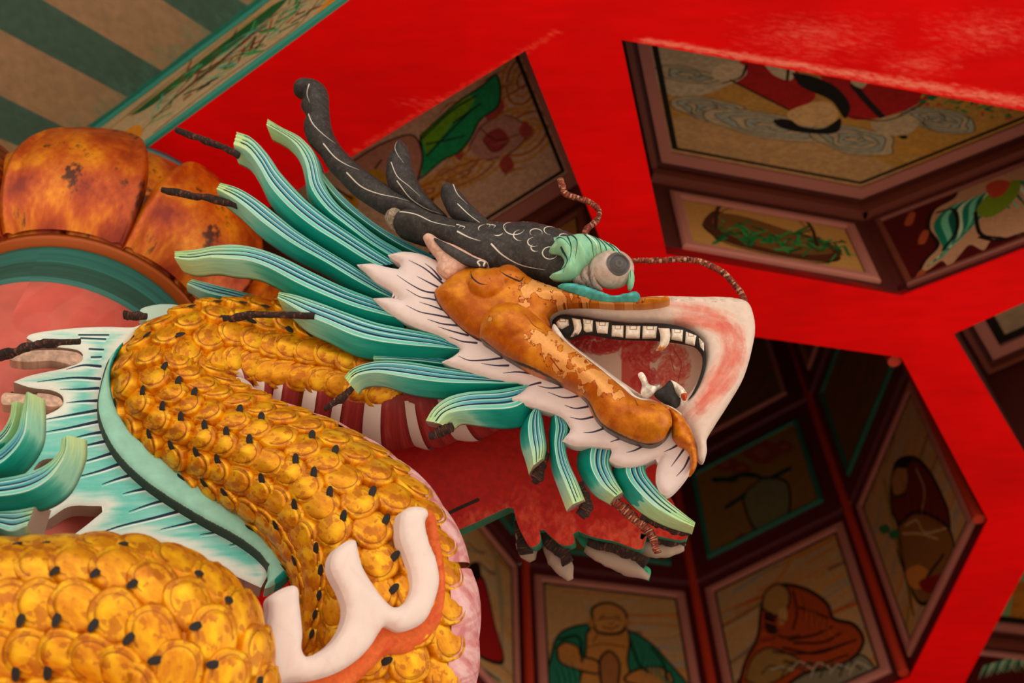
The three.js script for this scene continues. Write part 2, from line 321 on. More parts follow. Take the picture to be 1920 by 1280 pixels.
wallPanel(q3, q4, yS, yC, mid(Qc), { top: 0.07, gap: 0.025, bar: 0.02, wall: maroon, frame: woodBrown, size: [1024, 512], line: false, paint: (x, w, h, T) => {
  x.fillStyle = '#4a0606'; x.fillRect(0, 0, w, h);
  const wave = [[1722, 515], [1735, 490], [1760, 460], [1742, 430], [1752, 396], [1790, 372], [1800, 350], [1850, 325], [1890, 305], [1935, 300], [1960, 400], [1920, 440], [1860, 452], [1845, 470], [1820, 460], [1800, 480], [1780, 500], [1768, 490], [1745, 505]];
  fillPoly(x, T, wave, '#b98f73');
  for (let k = 0; k < 9; k++) strokes(x, T, [[[1740 + k * 6, 500 - k * 5], [1775 + k * 9, 470 - k * 9], [1760 + k * 14, 420 - k * 8], [1800 + k * 15, 385 - k * 5], [1830 + k * 16, 400 - k * 2]]], ['#0d7a66', '#6cc4aa', '#0b5a50', '#bcd8c0'][k % 4], 26, 2);
  fillPoly(x, T, [[1832, 400], [1850, 370], [1880, 350], [1910, 340], [1915, 352], [1890, 390], [1850, 410]], '#6f8c1e'); fillPoly(x, T, [[1850, 352], [1870, 340], [1895, 345], [1880, 368], [1860, 372]], '#b5402c');
  strokes(x, T, [wave.slice(0, 9), [[1838, 446], [1870, 452], [1920, 438]], [[1830, 400], [1840, 440], [1880, 448]], [[1760, 400], [1790, 395], [1796, 430], [1770, 470]]], '#120c0a', 13);
  for (const [a, b] of [[1708, 412], [1733, 446], [1726, 520]]) fillPoly(x, T, [[a - 10, b + 12], [a, b - 12], [a + 10, b - 12], [a + 2, b + 12]], '#a3492e');
} });
lidPanel(Qc, yC, { size: [1024, 1024], inset: 0.045, paint: (x, w, h, T) => {
  cloudy(x, w, h, '#b5893f', ['#c2964e', '#c9a877', '#a87a34', '#c58f2d'], 60, 2);
  fillPoly(x, T, [[1200, 70], [1430, 100], [1330, 175], [1240, 170]], '#b9ac94'); fillPoly(x, T, [[1240, 225], [1700, 330], [1650, 370], [1230, 320]], '#b89568');
  for (const [cx, cy, n, sx, sy] of [[1330, 205, 5, 70, 22], [1440, 235, 5, 120, 24], [1600, 262, 5, 80, 26], [1760, 225, 6, 70, 22], [1290, 140, 3, 60, 14]]) for (let k = n; k > 0; k--) {
    const pts = []; for (let a = 0; a < 11; a++) { const th = a / 11 * 6.283; pts.push([cx + Math.cos(th) * sx * k / n + 8 * Math.sin(a * 2.2 + k), cy + Math.sin(th) * sy * k / n + Math.cos(th) * sx * 0.16 * k / n]); }
    fillPoly(x, T, pts, k % 2 ? '#b3a58a' : '#9aa39a'); strokes(x, T, [[...pts, pts[0]]], '#4c4a3c', 3);
  }
  fillPoly(x, T, [[1370, 150, 1], [1400, 105], [1480, 112, 1], [1500, 140], [1530, 180], [1480, 206], [1450, 190]], '#a11410');   // robe
  fillPoly(x, T, [[1530, 130, 1], [1640, 130], [1760, 172, 1], [1700, 205], [1640, 222], [1590, 220]], '#a81612');
  fillPoly(x, T, [[1335, 140], [1350, 120], [1395, 122], [1400, 138], [1370, 156]], '#c9b79c'); fillPoly(x, T, [[1430, 112], [1490, 130], [1484, 150], [1450, 140]], '#c9bfa5');
  fillPoly(x, T, [[1484, 136, 1], [1520, 142], [1570, 165], [1594, 200], [1585, 222], [1560, 190], [1500, 160]], INK);
  fillPoly(x, T, [[1476, 214], [1510, 196], [1556, 192], [1572, 214], [1560, 232], [1490, 232]], '#d2ae7a');                    // face, head downwards
  fillPoly(x, T, [[1450, 226], [1480, 224], [1500, 236], [1545, 240], [1576, 222], [1572, 246], [1520, 250], [1462, 238]], INK);
  strokes(x, T, [[[1600, 160], [1640, 205], [1695, 258]]], '#1b1412', 17); fillPoly(x, T, [[1632, 232], [1700, 214], [1722, 228], [1706, 250], [1650, 250]], '#b9a78a'); fillPoly(x, T, [[1600, 130], [1630, 140], [1618, 165], [1596, 155]], '#c4b79a');
  strokes(x, T, [[[1370, 150], [1420, 176], [1480, 206]], [[1480, 112], [1476, 150]], [[1594, 218], [1660, 226], [1720, 200], [1760, 172]], [[1400, 122], [1390, 144], [1355, 156]]], INK, 6);
  for (let k = 0; k < 40; k++) { const a = rr(1720, 1900), b = 185 + (a - 1720) * 0.12 + rr(-10, 16); strokes(x, T, [[[a, b], [a + rr(-14, 14), b + rr(-6, 6)]]], ['#0e6a3a', '#b8482a', '#1a8a4a', '#c8963a'][k % 4], rr(5, 11)); }
} });

// --- P: lotus lid and its far wall
wallPanel(pTR, pBR, yS, yC, mid(Pc), bare(woodDark)); wallPanel(pTL, pTR, yS, yC, mid(Pc), bare(woodDark)); wallPanel(pBL, pTL, yS, yC, mid(Pc), bare(woodDark));
wallPanel(pBL, pBR, yS, yC, mid(Pc), { top: 0.07, gap: 0.05, bar: 0.03, frame: woodBrown, size: [512, 512], paint: (x, w, h, T) => {
  cloudy(x, w, h, '#a4733a', ['#b5854a', '#93642e'], 20); strokes(x, T, [[[1000, 430], [1050, 400]], [[985, 425], [1010, 418]], [[700, 470], [800, 440]]], '#0b4a2a', 16, 2);
} });
lidPanel(Pc, yC, { size: [1024, 1024], inset: 0.03, bar: 0.045, paint: (x, w, h, T) => {
  cloudy(x, w, h, '#d0b098', ['#d8baa2', '#c8a288', '#c09a7c'], 40, 2);
  for (const [cx, cy, rx, ry] of [[980, 150, 40, 60], [930, 270, 80, 26], [860, 330, 90, 24], [985, 250, 60, 50], [800, 360, 60, 20]]) for (let k = 4; k > 0; k--) strokes(x, T, [Array.from({ length: 9 }, (_, i) => [cx + Math.cos(i / 8 * 6.28) * rx * k / 4, cy + Math.sin(i / 8 * 6.28) * ry * k / 4 - Math.cos(i / 8 * 6.28) * rx * 0.4 * k / 4])], k % 2 ? '#b06a16' : '#cf963a', 9);
  fillPoly(x, T, [[880, 275], [900, 230], [950, 215], [990, 245], [960, 285], [910, 300]], '#b98a80'); fillPoly(x, T, [[905, 262], [935, 240], [955, 262], [930, 285]], '#9a3a3c'); strokes(x, T, [[[880, 275], [905, 235], [950, 216], [990, 245], [960, 285], [912, 300]], [[905, 262], [925, 285], [955, 264]], [[900, 240], [930, 262], [980, 250]]], '#5a2420', 4);   // blossom
  for (const [a, b, r] of [[918, 215, 10], [950, 310, 14], [930, 200, 16], [985, 245, 12], [862, 290, 9]]) fillPoly(x, T, [[a - r, b], [a, b - r * 1.5], [a + r, b], [a, b + r * 1.2]], '#a8433f');
  for (let k = 0; k < 26; k++) { const a = rr(800, 1010), c = rr(120, 360); strokes(x, T, [[[a, c], [a + rr(14, 40), c - rr(8, 30)], [a + rr(40, 70), c - rr(10, 50)]]], ['#b87a24', '#c89a52', '#a86a3a'][k % 3], rr(5, 11), 2); }
  const leaf = [[788, 255, 1], [820, 225], [860, 190], [905, 160], [930, 140], [938, 170], [932, 200], [900, 225], [880, 262], [860, 285], [830, 300], [785, 335, 1], [792, 300]];
  fillPoly(x, T, leaf, '#12a062'); fillPoly(x, T, [[788, 255, 1], [830, 216], [880, 180], [890, 182], [880, 205], [850, 230], [830, 255], [800, 290, 1]], '#6cb214');
  strokes(x, T, [[...leaf, leaf[0]], [[788, 262], [850, 205], [892, 180]], [[800, 292], [840, 250], [885, 205]], [[800, 270], [840, 262], [870, 255]], [[850, 230], [900, 195]]], '#0a2414', 6);
  fillPoly(x, T, [[650, 310], [720, 265], [775, 255], [792, 290], [780, 345], [700, 360], [640, 345]], '#c08a78'); strokes(x, T, [[[650, 310], [720, 268], [775, 254], [792, 290], [782, 345]], [[700, 320], [715, 300]]], '#20120c', 6);
  fillPoly(x, T, [[690, 320], [715, 320], [725, 340], [700, 350]], '#c59a1e'); fillPoly(x, T, [[640, 370], [665, 365], [670, 390], [640, 395]], '#c9941c'); strokes(x, T, [[[615, 345], [660, 372]], [[800, 390], [812, 372]]], '#20120c', 9);
} });

// --- S and T, cut by the right edge of the picture
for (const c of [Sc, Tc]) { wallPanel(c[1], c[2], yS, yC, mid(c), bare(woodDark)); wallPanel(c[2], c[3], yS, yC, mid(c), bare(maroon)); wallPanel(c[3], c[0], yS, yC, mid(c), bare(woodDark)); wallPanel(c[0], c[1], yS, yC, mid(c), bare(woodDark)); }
lidPanel(Sc, yC, { size: [256, 256], inset: 0.05, bar: 0.04, paint: (x, w, h) => cloudy(x, w, h, '#a08a74', ['#ad967e', '#94806a'], 16) });
wallPanel(t2.clone().lerp(t3, 0.03), t3, yS, yC, mid(Tc), { top: 0.06, gap: 0.02, bar: 0.03, wall: maroon, size: [512, 256], line: false, paint: (x, w, h, T) => { x.fillStyle = '#4a0606'; x.fillRect(0, 0, w, h); for (let k = 0; k < 12; k++) strokes(x, T, [[[1835 + k * 7, 1275 - k * 2], [1850 + k * 7, 1250 - k * 2], [1870 + k * 7, 1262]]], ['#7fa58c', '#0d6f5c', '#a9cbb0'][k % 3], 9, 2); } });
lidPanel(Tc, yC, { size: [256, 256], inset: 0.05, bar: 0.04, paint: (x, w, h, T) => { cloudy(x, w, h, '#7fa06a', ['#8fb07a', '#6f9a62', '#a89a4a'], 20); strokes(x, T, [[[1905, 1180], [1915, 1100]]], '#a86a20', 20); } });

// --- the lantern over the octagon: three tiers of panels
const TIER = [0, 0.88, 1.6, 2.3];
const ovw = (x, T, pts, fill, lw0 = 6, lw = lw0 * 1.25) => { fillPoly(x, T, pts, fill); strokes(x, T, [[...pts.map((p) => [p[0], p[1]]), [pts[0][0], pts[0][1]]]], INK, lw); };
const skyBand = (x, w, h) => {
  cloudy(x, w, h, '#ae8a5e', ['#a88458', '#8f8a86', '#a5642c', '#86807a'], 40, 1.6);
  for (let k = 0; k < 46; k++) { x.globalAlpha = rr(0.4, 0.8); x.strokeStyle = ['#b5601f', '#8d8f92', '#c07a2c', '#7d8288', '#a8a08e', '#5c4a36'][k % 6]; x.lineWidth = rr(3, 15); const a = rr(-0.2, 0.9) * w, b = rr(0, 1) * h, l = rr(0.2, 0.6) * w; x.beginPath(); x.moveTo(a, b); x.bezierCurveTo(a + l * 0.3, b - rr(-6, 18), a + l * 0.6, b + rr(-12, 12), a + l, b - rr(10, 50)); x.stroke(); }
  x.globalAlpha = 1;
};
function budai(x, w, h, T) {
  skyBand(x, w, h);
  ovw(x, T, [[1030, 1250], [1050, 1190], [1100, 1172], [1135, 1180], [1160, 1178], [1210, 1200], [1250, 1240], [1290, 1300], [1020, 1320]], '#1f6a55');
  ovw(x, T, [[1100, 1190], [1110, 1178], [1172, 1178], [1180, 1200], [1176, 1240], [1185, 1300], [1090, 1300], [1098, 1230]], '#a9743a', 6);
  ovw(x, T, [[1045, 1215], [1060, 1205], [1085, 1215], [1090, 1230], [1120, 1240], [1125, 1262], [1080, 1255], [1050, 1240]], '#a87038', 6);
  ovw(x, T, [[1255, 1262], [1230, 1250], [1180, 1262], [1170, 1275], [1200, 1285], [1260, 1280]], '#a87038', 6);
  fillPoly(x, T, [[1128, 1228], [1150, 1222], [1160, 1250], [1150, 1290], [1125, 1280]], '#8a5a32'); strokes(x, T, [[[1128, 1290], [1126, 1235], [1142, 1222], [1160, 1240], [1158, 1290]]], INK, 8);
  ovw(x, T, [[1112, 1165], [1110, 1145], [1125, 1134], [1150, 1134], [1172, 1150], [1174, 1170], [1165, 1186], [1140, 1190], [1118, 1184]], '#b07c42', 8);
  fillPoly(x, T, [[1108, 1160], [1104, 1172], [1112, 1180], [1114, 1166]], '#a06c38'); fillPoly(x, T, [[1176, 1160], [1182, 1170], [1176, 1182], [1171, 1168]], '#a06c38'); strokes(x, T, [[[1100, 1215], [1130, 1208], [1172, 1214]], [[1112, 1205], [1120, 1190]], [[1150, 1168], [1146, 1172], [1140, 1170]], [[1126, 1158], [1134, 1154]], [[1152, 1154], [1162, 1158]]], '#4a2812', 4);
  strokes(x, T, [[[1122, 1163], [1135, 1160], [1150, 1160], [1164, 1164]], [[1130, 1176], [1146, 1180], [1160, 1174]]], '#5a3216', 6);
  for (let k = 0; k < 14; k++) strokes(x, T, [[[1195 + k * 5, 1205 + k * 5], [1205 + k * 4, 1235 + k * 4], [1200 + k * 5, 1265 + k * 2]]], k % 2 ? '#2c8068' : '#0d3a2e', 4, 2);
  for (let k = 0; k < 8; k++) strokes(x, T, [[[1040 + k * 5, 1250 - k * 3], [1050 + k * 5, 1275], [1045 + k * 6, 1310]]], k % 2 ? '#2c8068' : '#0d3a2e', 4, 2);
  strokes(x, T, [[[1050, 1200], [1085, 1195], [1092, 1240]], [[1180, 1200], [1200, 1250], [1215, 1260]], [[1220, 1215], [1240, 1240], [1250, 1275]]], '#0b241c', 10);
}
function monk(x, w, h, T) {
  skyBand(x, w, h); strokes(x, T, [[[1355, 1150], [1430, 1120], [1500, 1100]], [[1560, 1150], [1610, 1130]]], '#a85420', 14, 2);
  ovw(x, T, [[1385, 1275], [1420, 1260], [1500, 1235], [1560, 1240], [1620, 1230], [1650, 1300], [1380, 1310]], '#77715f', 4);
  ovw(x, T, [[1385, 1300], [1400, 1240], [1422, 1195], [1432, 1130], [1455, 1100], [1480, 1098], [1520, 1110], [1552, 1135], [1562, 1160], [1600, 1172], [1618, 1200], [1605, 1228], [1570, 1248], [1510, 1262], [1450, 1300]], '#963c14', 9);
  ovw(x, T, [[1430, 1140], [1436, 1112], [1460, 1096], [1476, 1104], [1482, 1124], [1470, 1150], [1450, 1155]], '#9a7440', 6);
  ovw(x, T, [[1400, 1275], [1412, 1235], [1440, 1215], [1470, 1222], [1500, 1240], [1480, 1262], [1430, 1285]], '#8a6a3a', 4); strokes(x, T, [[[1450, 1222], [1500, 1226], [1560, 1215], [1605, 1200]], [[1470, 1240], [1530, 1245], [1590, 1228]], [[1440, 1180], [1470, 1195], [1500, 1192]]], '#2c0f06', 6);
  fillPoly(x, T, [[1462, 1145], [1474, 1140], [1476, 1165], [1464, 1172]], '#b08a52'); fillPoly(x, T, [[1436, 1150], [1450, 1150], [1456, 1195], [1440, 1185]], '#2a120a');
  strokes(x, T, [[[1488, 1110], [1495, 1150], [1488, 1180]], [[1500, 1140], [1530, 1150], [1552, 1160]], [[1480, 1200], [1530, 1190], [1560, 1176]], [[1490, 1206], [1545, 1204], [1575, 1188]], [[1470, 1215], [1530, 1225], [1590, 1205]]], '#2c0f06', 8);
  for (let k = 0; k < 12; k++) strokes(x, T, [[[1500 + k * 5, 1112 + k * 5], [1510 + k * 4, 1140 + k * 4], [1505 + k * 6, 1165 + k * 3]]], k % 2 ? '#b8561f' : '#4a1a08', 4, 2);
  for (let k = 0; k < 7; k++) strokes(x, T, [[[1420 + k * 3, 1225 - k * 12], [1440 + k * 6, 1215 - k * 8]]], k % 2 ? '#b8561f' : '#4a1a08', 4, 2);
  for (let k = 0; k < 10; k++) strokes(x, T, [[[1430 + k * 18, 1262 + rr(-8, 8)], [1445 + k * 18, 1245 + rr(-6, 6)], [1470 + k * 18, 1255]]], k % 2 ? '#a09a88' : '#3c382e', 6);
}
function elder(x, w, h, T) {
  skyBand(x, w, h); strokes(x, T, [[[1700, 1180], [1720, 1050]], [[1780, 760], [1810, 880]], [[1660, 900], [1690, 1050]]], '#8a7434', 22, 2);
  ovw(x, T, [[1675, 960], [1672, 915], [1685, 866], [1715, 860], [1740, 880], [1765, 925], [1780, 965], [1778, 1000], [1740, 1000], [1700, 1000]], '#5a1c10', 10);
  ovw(x, T, [[1685, 985], [1720, 960], [1770, 980], [1786, 1005], [1790, 1050], [1768, 1105], [1730, 1130], [1704, 1085]], '#7a5226', 9);
  strokes(x, T, [[[1700, 985], [1720, 975], [1735, 998], [1775, 990]], [[1695, 1000], [1725, 1000], [1760, 1010]], [[1720, 880], [1735, 920], [1730, 960]]], '#b29a74', 6);
  ovw(x, T, [[1672, 905], [1680, 880], [1698, 872], [1705, 900], [1698, 925], [1680, 930]], '#9a6c3c', 6); fillPoly(x, T, [[1678, 872], [1690, 860], [1710, 864], [1700, 878]], INK);
  for (let k = 0; k < 12; k++) strokes(x, T, [[[1690 + k * 7, 890 + k * 6], [1700 + k * 6, 930 + k * 5], [1695 + k * 7, 965 + k * 3]]], k % 2 ? '#7a2a1a' : '#2a0c08', 4, 2);
  fillPoly(x, T, [[1700, 1070], [1725, 1058], [1745, 1075], [1735, 1100], [1712, 1100]], '#b87a34'); fillPoly(x, T, [[1725, 1090], [1745, 1080], [1785, 1075], [1780, 1100], [1740, 1110]], '#7a1010'); fillPoly(x, T, [[1765, 1100], [1775, 1085], [1782, 1110], [1770, 1125]], '#c9b79a');
  strokes(x, T, [[[1685, 1030], [1700, 1080], [1715, 1150]], [[1770, 1040], [1740, 1080]]], INK, 10); for (const [a, b] of [[1650, 990], [1668, 1000]]) fillPoly(x, T, [[a, b], [a + 14, b - 8], [a + 22, b + 4], [a + 8, b + 10]], '#1f6a3a');
}
function robed(x, w, h, T) {
  skyBand(x, w, h); strokes(x, T, [[[920, 1010], [935, 1100], [940, 1220]]], '#8a7a5c', 40, 2);
  ovw(x, T, [[870, 1190], [885, 1090], [900, 1080], [925, 1170], [940, 1240], [900, 1230]], '#8a0d0d', 8); fillPoly(x, T, [[878, 1060], [895, 1055], [898, 1085], [880, 1090]], '#1a0d0a'); strokes(x, T, [[[860, 1220], [900, 1250], [935, 1275]]], '#2c4a4a', 8);
}
function vase(x, w, h, T) {
  cloudy(x, w, h, '#7d5c2a', ['#8a6a34', '#6c4c20', '#95753e'], 24);
  ovw(x, T, [[1400, 960], [1395, 930], [1420, 905], [1440, 895], [1475, 905], [1482, 940], [1470, 985], [1440, 1000], [1415, 990]], '#6a6a4e', 4);
  for (const [a, b, r] of [[1360, 870, 26], [1430, 850, 36], [1470, 840, 20], [1390, 880, 20]]) { fillPoly(x, T, [[a - r, b], [a, b - r * 0.7], [a + r, b], [a, b + r * 0.6]], '#7a3a2a'); fillPoly(x, T, [[a - r * 0.4, b], [a, b - r * 0.3], [a + r * 0.4, b], [a, b + r * 0.25]], '#8a4a34'); }
  for (const s of [[[1440, 900], [1400, 890], [1345, 905]], [[1395, 930], [1365, 950]], [[1450, 895], [1480, 880]], [[1380, 900], [1340, 900]]]) strokes(x, T, [s], '#0d2c18', 14, 2); fillPoly(x, T, [[1375, 1020], [1395, 1000], [1410, 1010], [1390, 1040]], '#6a1a14');
}
const birds = (x, w, h) => { cloudy(x, w, h, '#6c4a26', ['#7a5a30', '#5c3c1c', '#7a2a1a', '#1f4a34'], 30); };
const ctrL = OC;
const walls = [[oA, oB], [oB, oC], [oC, oD], [oD, oE], [oE, o6], [o6, o7], [o7, o0], [o0, oA]];
const paints = [[null, null, null], [elder, birds, birds], [monk, vase, birds], [budai, vase, birds], [robed, birds, birds], [null, null, null], [null, null, null], [null, null, null]];
walls.forEach(([a, b], k) => {
  for (let tier = 0; tier < 3; tier++) {
    const inn = tier * 0.02, a2 = a.clone().lerp(ctrL, inn), b2 = b.clone().lerp(ctrL, inn), y0 = yS + TIER[tier], y1 = yS + TIER[tier + 1];
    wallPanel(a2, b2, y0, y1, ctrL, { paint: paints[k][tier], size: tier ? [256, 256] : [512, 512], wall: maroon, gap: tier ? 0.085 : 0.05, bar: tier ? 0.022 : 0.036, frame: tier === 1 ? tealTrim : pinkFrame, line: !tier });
  }
  const p = a.clone().lerp(ctrL, 0.025); mesh('corner_post', new THREE.CylinderGeometry(0.02, 0.02, TIER[3], 10).translate(p.x, yS + TIER[3] / 2 + 0.01, p.z), orangePost, ceiling);
});
plate('lantern_lid', OCT, yS + TIER[3], yS + TIER[3] + 0.04, maroon, ceiling);

// --- outer face of the beam, painted, and the striped ceiling beside it
{
  const a = f1.clone().addScaledVector(fDir, -2.2), b = outer[3];
  const hT = 0.58;
  wallPanel(a, b, yS, yS + hT, f1.clone().add(V3(-1, 0, 1)), { gap: 0.0, bar: 0.03, frame: std({ color: '#23806c', roughness: 0.6 }), wall: woodDark, size: [2048, 256], line: false, paint: (x, w, h, T) => {
    cloudy(x, w, h, '#b3a284', ['#c0b096', '#a89678', '#9fae96'], 90, 0.6);
    fillPoly(x, T, [[240, 220], [330, 150], [420, 80], [500, 20], [540, 0], [520, 24], [430, 95], [340, 160], [270, 210]], '#0e5a30');
    strokes(x, T, [[[210, 245], [360, 128], [520, 5]], [[230, 215], [380, 100], [520, 0]]], '#c79a5c', 7); strokes(x, T, [[[200, 250], [300, 170], [420, 75], [510, 0]], [[290, 250], [420, 150], [560, 50], [600, 0]]], '#1c1410', 3);
    strokes(x, T, [[[270, 245], [330, 185], [400, 130], [470, 70], [530, 20]]], '#4a3826', 16, 2);
    for (let k = 0; k < 120; k++) { const t = rnd(), a0 = 280 + 300 * t, b0 = 215 - 210 * t + rr(-26, 22); strokes(x, T, [[[a0, b0], [a0 + rr(8, 40), b0 - rr(6, 30)]]], ['#1b6a3c', '#3a9a5a', '#2a1a12', '#4fa593', '#7a3a24'][k % 5], rr(2, 7), 2); }
    fillPoly(x, T, [[575, 55], [600, 20], [620, 0], [650, 0], [610, 40]], '#d08a1c'); fillPoly(x, T, [[235, 250], [262, 236], [270, 250], [255, 262]], '#d08a1c');
  } });
  const yT = yS + hT, n = V3(-fDir.z, 0, fDir.x); if (n.dot(S(100, 0).sub(f1)) < 0) n.negate();
  const c = [a, b, b.clone().addScaledVector(n, 3.2), a.clone().addScaledVector(n, 3.2)], u = fDir, org = a;
  const tex = canvasTex(2048, 1536, (x, w, h) => {
    const L = a.distanceTo(b), T = (px, py) => { const p = S(px, py, yT - EYE.y).sub(org); return [p.dot(u) / L * w, p.dot(n) / 3.2 * h]; };
    x.fillStyle = '#3f5a4a'; x.fillRect(0, 0, w, h);
    const edge = [[304, 0, 392, 58], [80, 0, 297, 129], [0, 55, 233, 179], [0, 179, 146, 251], [0, 260, 55, 282]].map((e) => { const p = T(e[0], e[1]), q = T(e[2], e[3]), k = (q[0] - p[0]) / (q[1] - p[1]); return [p[0] - p[1] * k, p[0] + (h - p[1]) * k]; });
    const band = (e, f, s0) => { x.fillStyle = '#9c7a56'; x.beginPath(); x.moveTo(e[0] + s0, 0); x.lineTo(f[0] + s0, 0); x.lineTo(f[1] + s0, h); x.lineTo(e[1] + s0, h); x.closePath(); x.fill(); };
    const per = edge[2][0] - edge[0][0]; edge.push([edge[3][0] + per, edge[3][1] + per]);
    for (let k = -6; k < 7; k++) { if (k < 0 || k > 2) band(edge[0], edge[1], k * per); } band(edge[0], edge[1], 0); band(edge[2], edge[3], 0); band(edge[4], edge[5], 0);
    x.fillStyle = '#17705a'; x.beginPath(); x.moveTo(0, 0); for (let i = 0; i <= 60; i++) x.lineTo(i / 60 * w, (0.006 + 0.003 * fbm(i * 0.7, 3)) * h); x.lineTo(w, 0); x.fill();
    for (let i = 0; i < 900; i++) { x.globalAlpha = 0.12; x.strokeStyle = '#3f8a64'; x.lineWidth = rr(2, 6); const a0 = rnd() * w, b0 = (0.006 + rnd() * rnd() * 0.022) * h; x.beginPath(); x.moveTo(a0, b0); x.lineTo(a0 + rr(-8, 8), b0 + rr(6, 16)); x.stroke(); } x.globalAlpha = 1;
    grain(x, w, h, 0.1, 10);
  });
  plate('added_sun_blocker', [b, c[2], V3(6.5, 0, 1.6), V3(6.5, 0, -1.2), outer[4]], yT, yT + 0.06, std({ color: '#8f7350', roughness: 0.8 }), ceiling);  // unseen plate added to keep direct sun off the dragon
  const m = plate('striped_ceiling', c, yT, yT + 0.06, std({ map: tex, roughness: 0.8 }), ceiling), pos = m.geometry.attributes.position, uv = m.geometry.attributes.uv, L = a.distanceTo(b);
  for (let i = 0; i < pos.count; i++) { const p = V3(pos.getX(i), 0, pos.getZ(i)).sub(V3(org.x, 0, org.z)); uv.setXY(i, p.dot(u) / L, 1 - p.dot(n) / 3.2); }
}
// ------------------------------------------------------------------ ground, and unseen walls added to steer the skylight
const floor = mesh('floor', new THREE.BoxGeometry(20, 0.1, 20).translate(0, -0.05, 2), std({ color: '#b0a79c', roughness: 0.8 }), scene); floor.userData.kind = 'structure';
const addedWallPaint = std({ color: '#6a1a12', roughness: 0.8 });
const addedWallBack = mesh('added_wall_back', new THREE.BoxGeometry(9, yS + 0.6, 0.2).translate(1, (yS + 0.6) / 2, -5.4), addedWallPaint, scene); addedWallBack.userData.kind = 'structure';  // added out of view to block light from behind the dragon
const addedWallLeft = mesh('added_wall_left', new THREE.BoxGeometry(0.2, yS + 0.6, 7).translate(-4.6, (yS + 0.6) / 2, -2), addedWallPaint, scene); addedWallLeft.userData.kind = 'structure';  // added out of view to shut off skylight from the left
// ------------------------------------------------------------------ column with lotus capital
function goldTex(w, h, base = '#c9780e', seedX = 0, dark = 0.5) {
  return canvasTex(w, h, (x) => {
    const im = x.createImageData(w, h), d = im.data, c0 = new THREE.Color(base);
    const A = [146, 52, 4], B = [200, 104, 8], C = [244, 184, 40], D = [58, 24, 8];
    for (let j = 0; j < h; j++) for (let i = 0; i < w; i++) {
      const n = fbm(i / w * 5 + seedX, j / h * 5, 5), m = fbm(i / w * 4 + 31 + seedX, j / h * 4 + 7, 6), f = fbm(i / w * 40, j / h * 40 + seedX, 3), o = (j * w + i) * 4;
      const t = clamp(n * 1.9 - 0.4 + (f - 0.5) * 0.5), k = sm(0.56 - 0.04 * dark, 0.66, m + (f - 0.5) * 0.25) * dark;
      for (let q = 0; q < 3; q++) { let v = t < 0.5 ? A[q] + (B[q] - A[q]) * t * 2 : B[q] + (C[q] - B[q]) * (t * 2 - 1); v = v * (1 - k) + D[q] * k; d[o + q] = v; } d[o + 3] = 255;
    }
    x.putImageData(im, 0, 0);
  });
}
const goldMat = std({ map: goldTex(512, 512, '#c9780e', 3, 0.85), color: '#f2c478', roughness: 0.4, metalness: 0.36 });
const COL = U(137, 675, 3.1);                              // the axis at the teal band
const column = thing('column', 'round pink column with a teal band and a gold lotus capital', 'column');
column.position.set(COL.x, 0, COL.z);
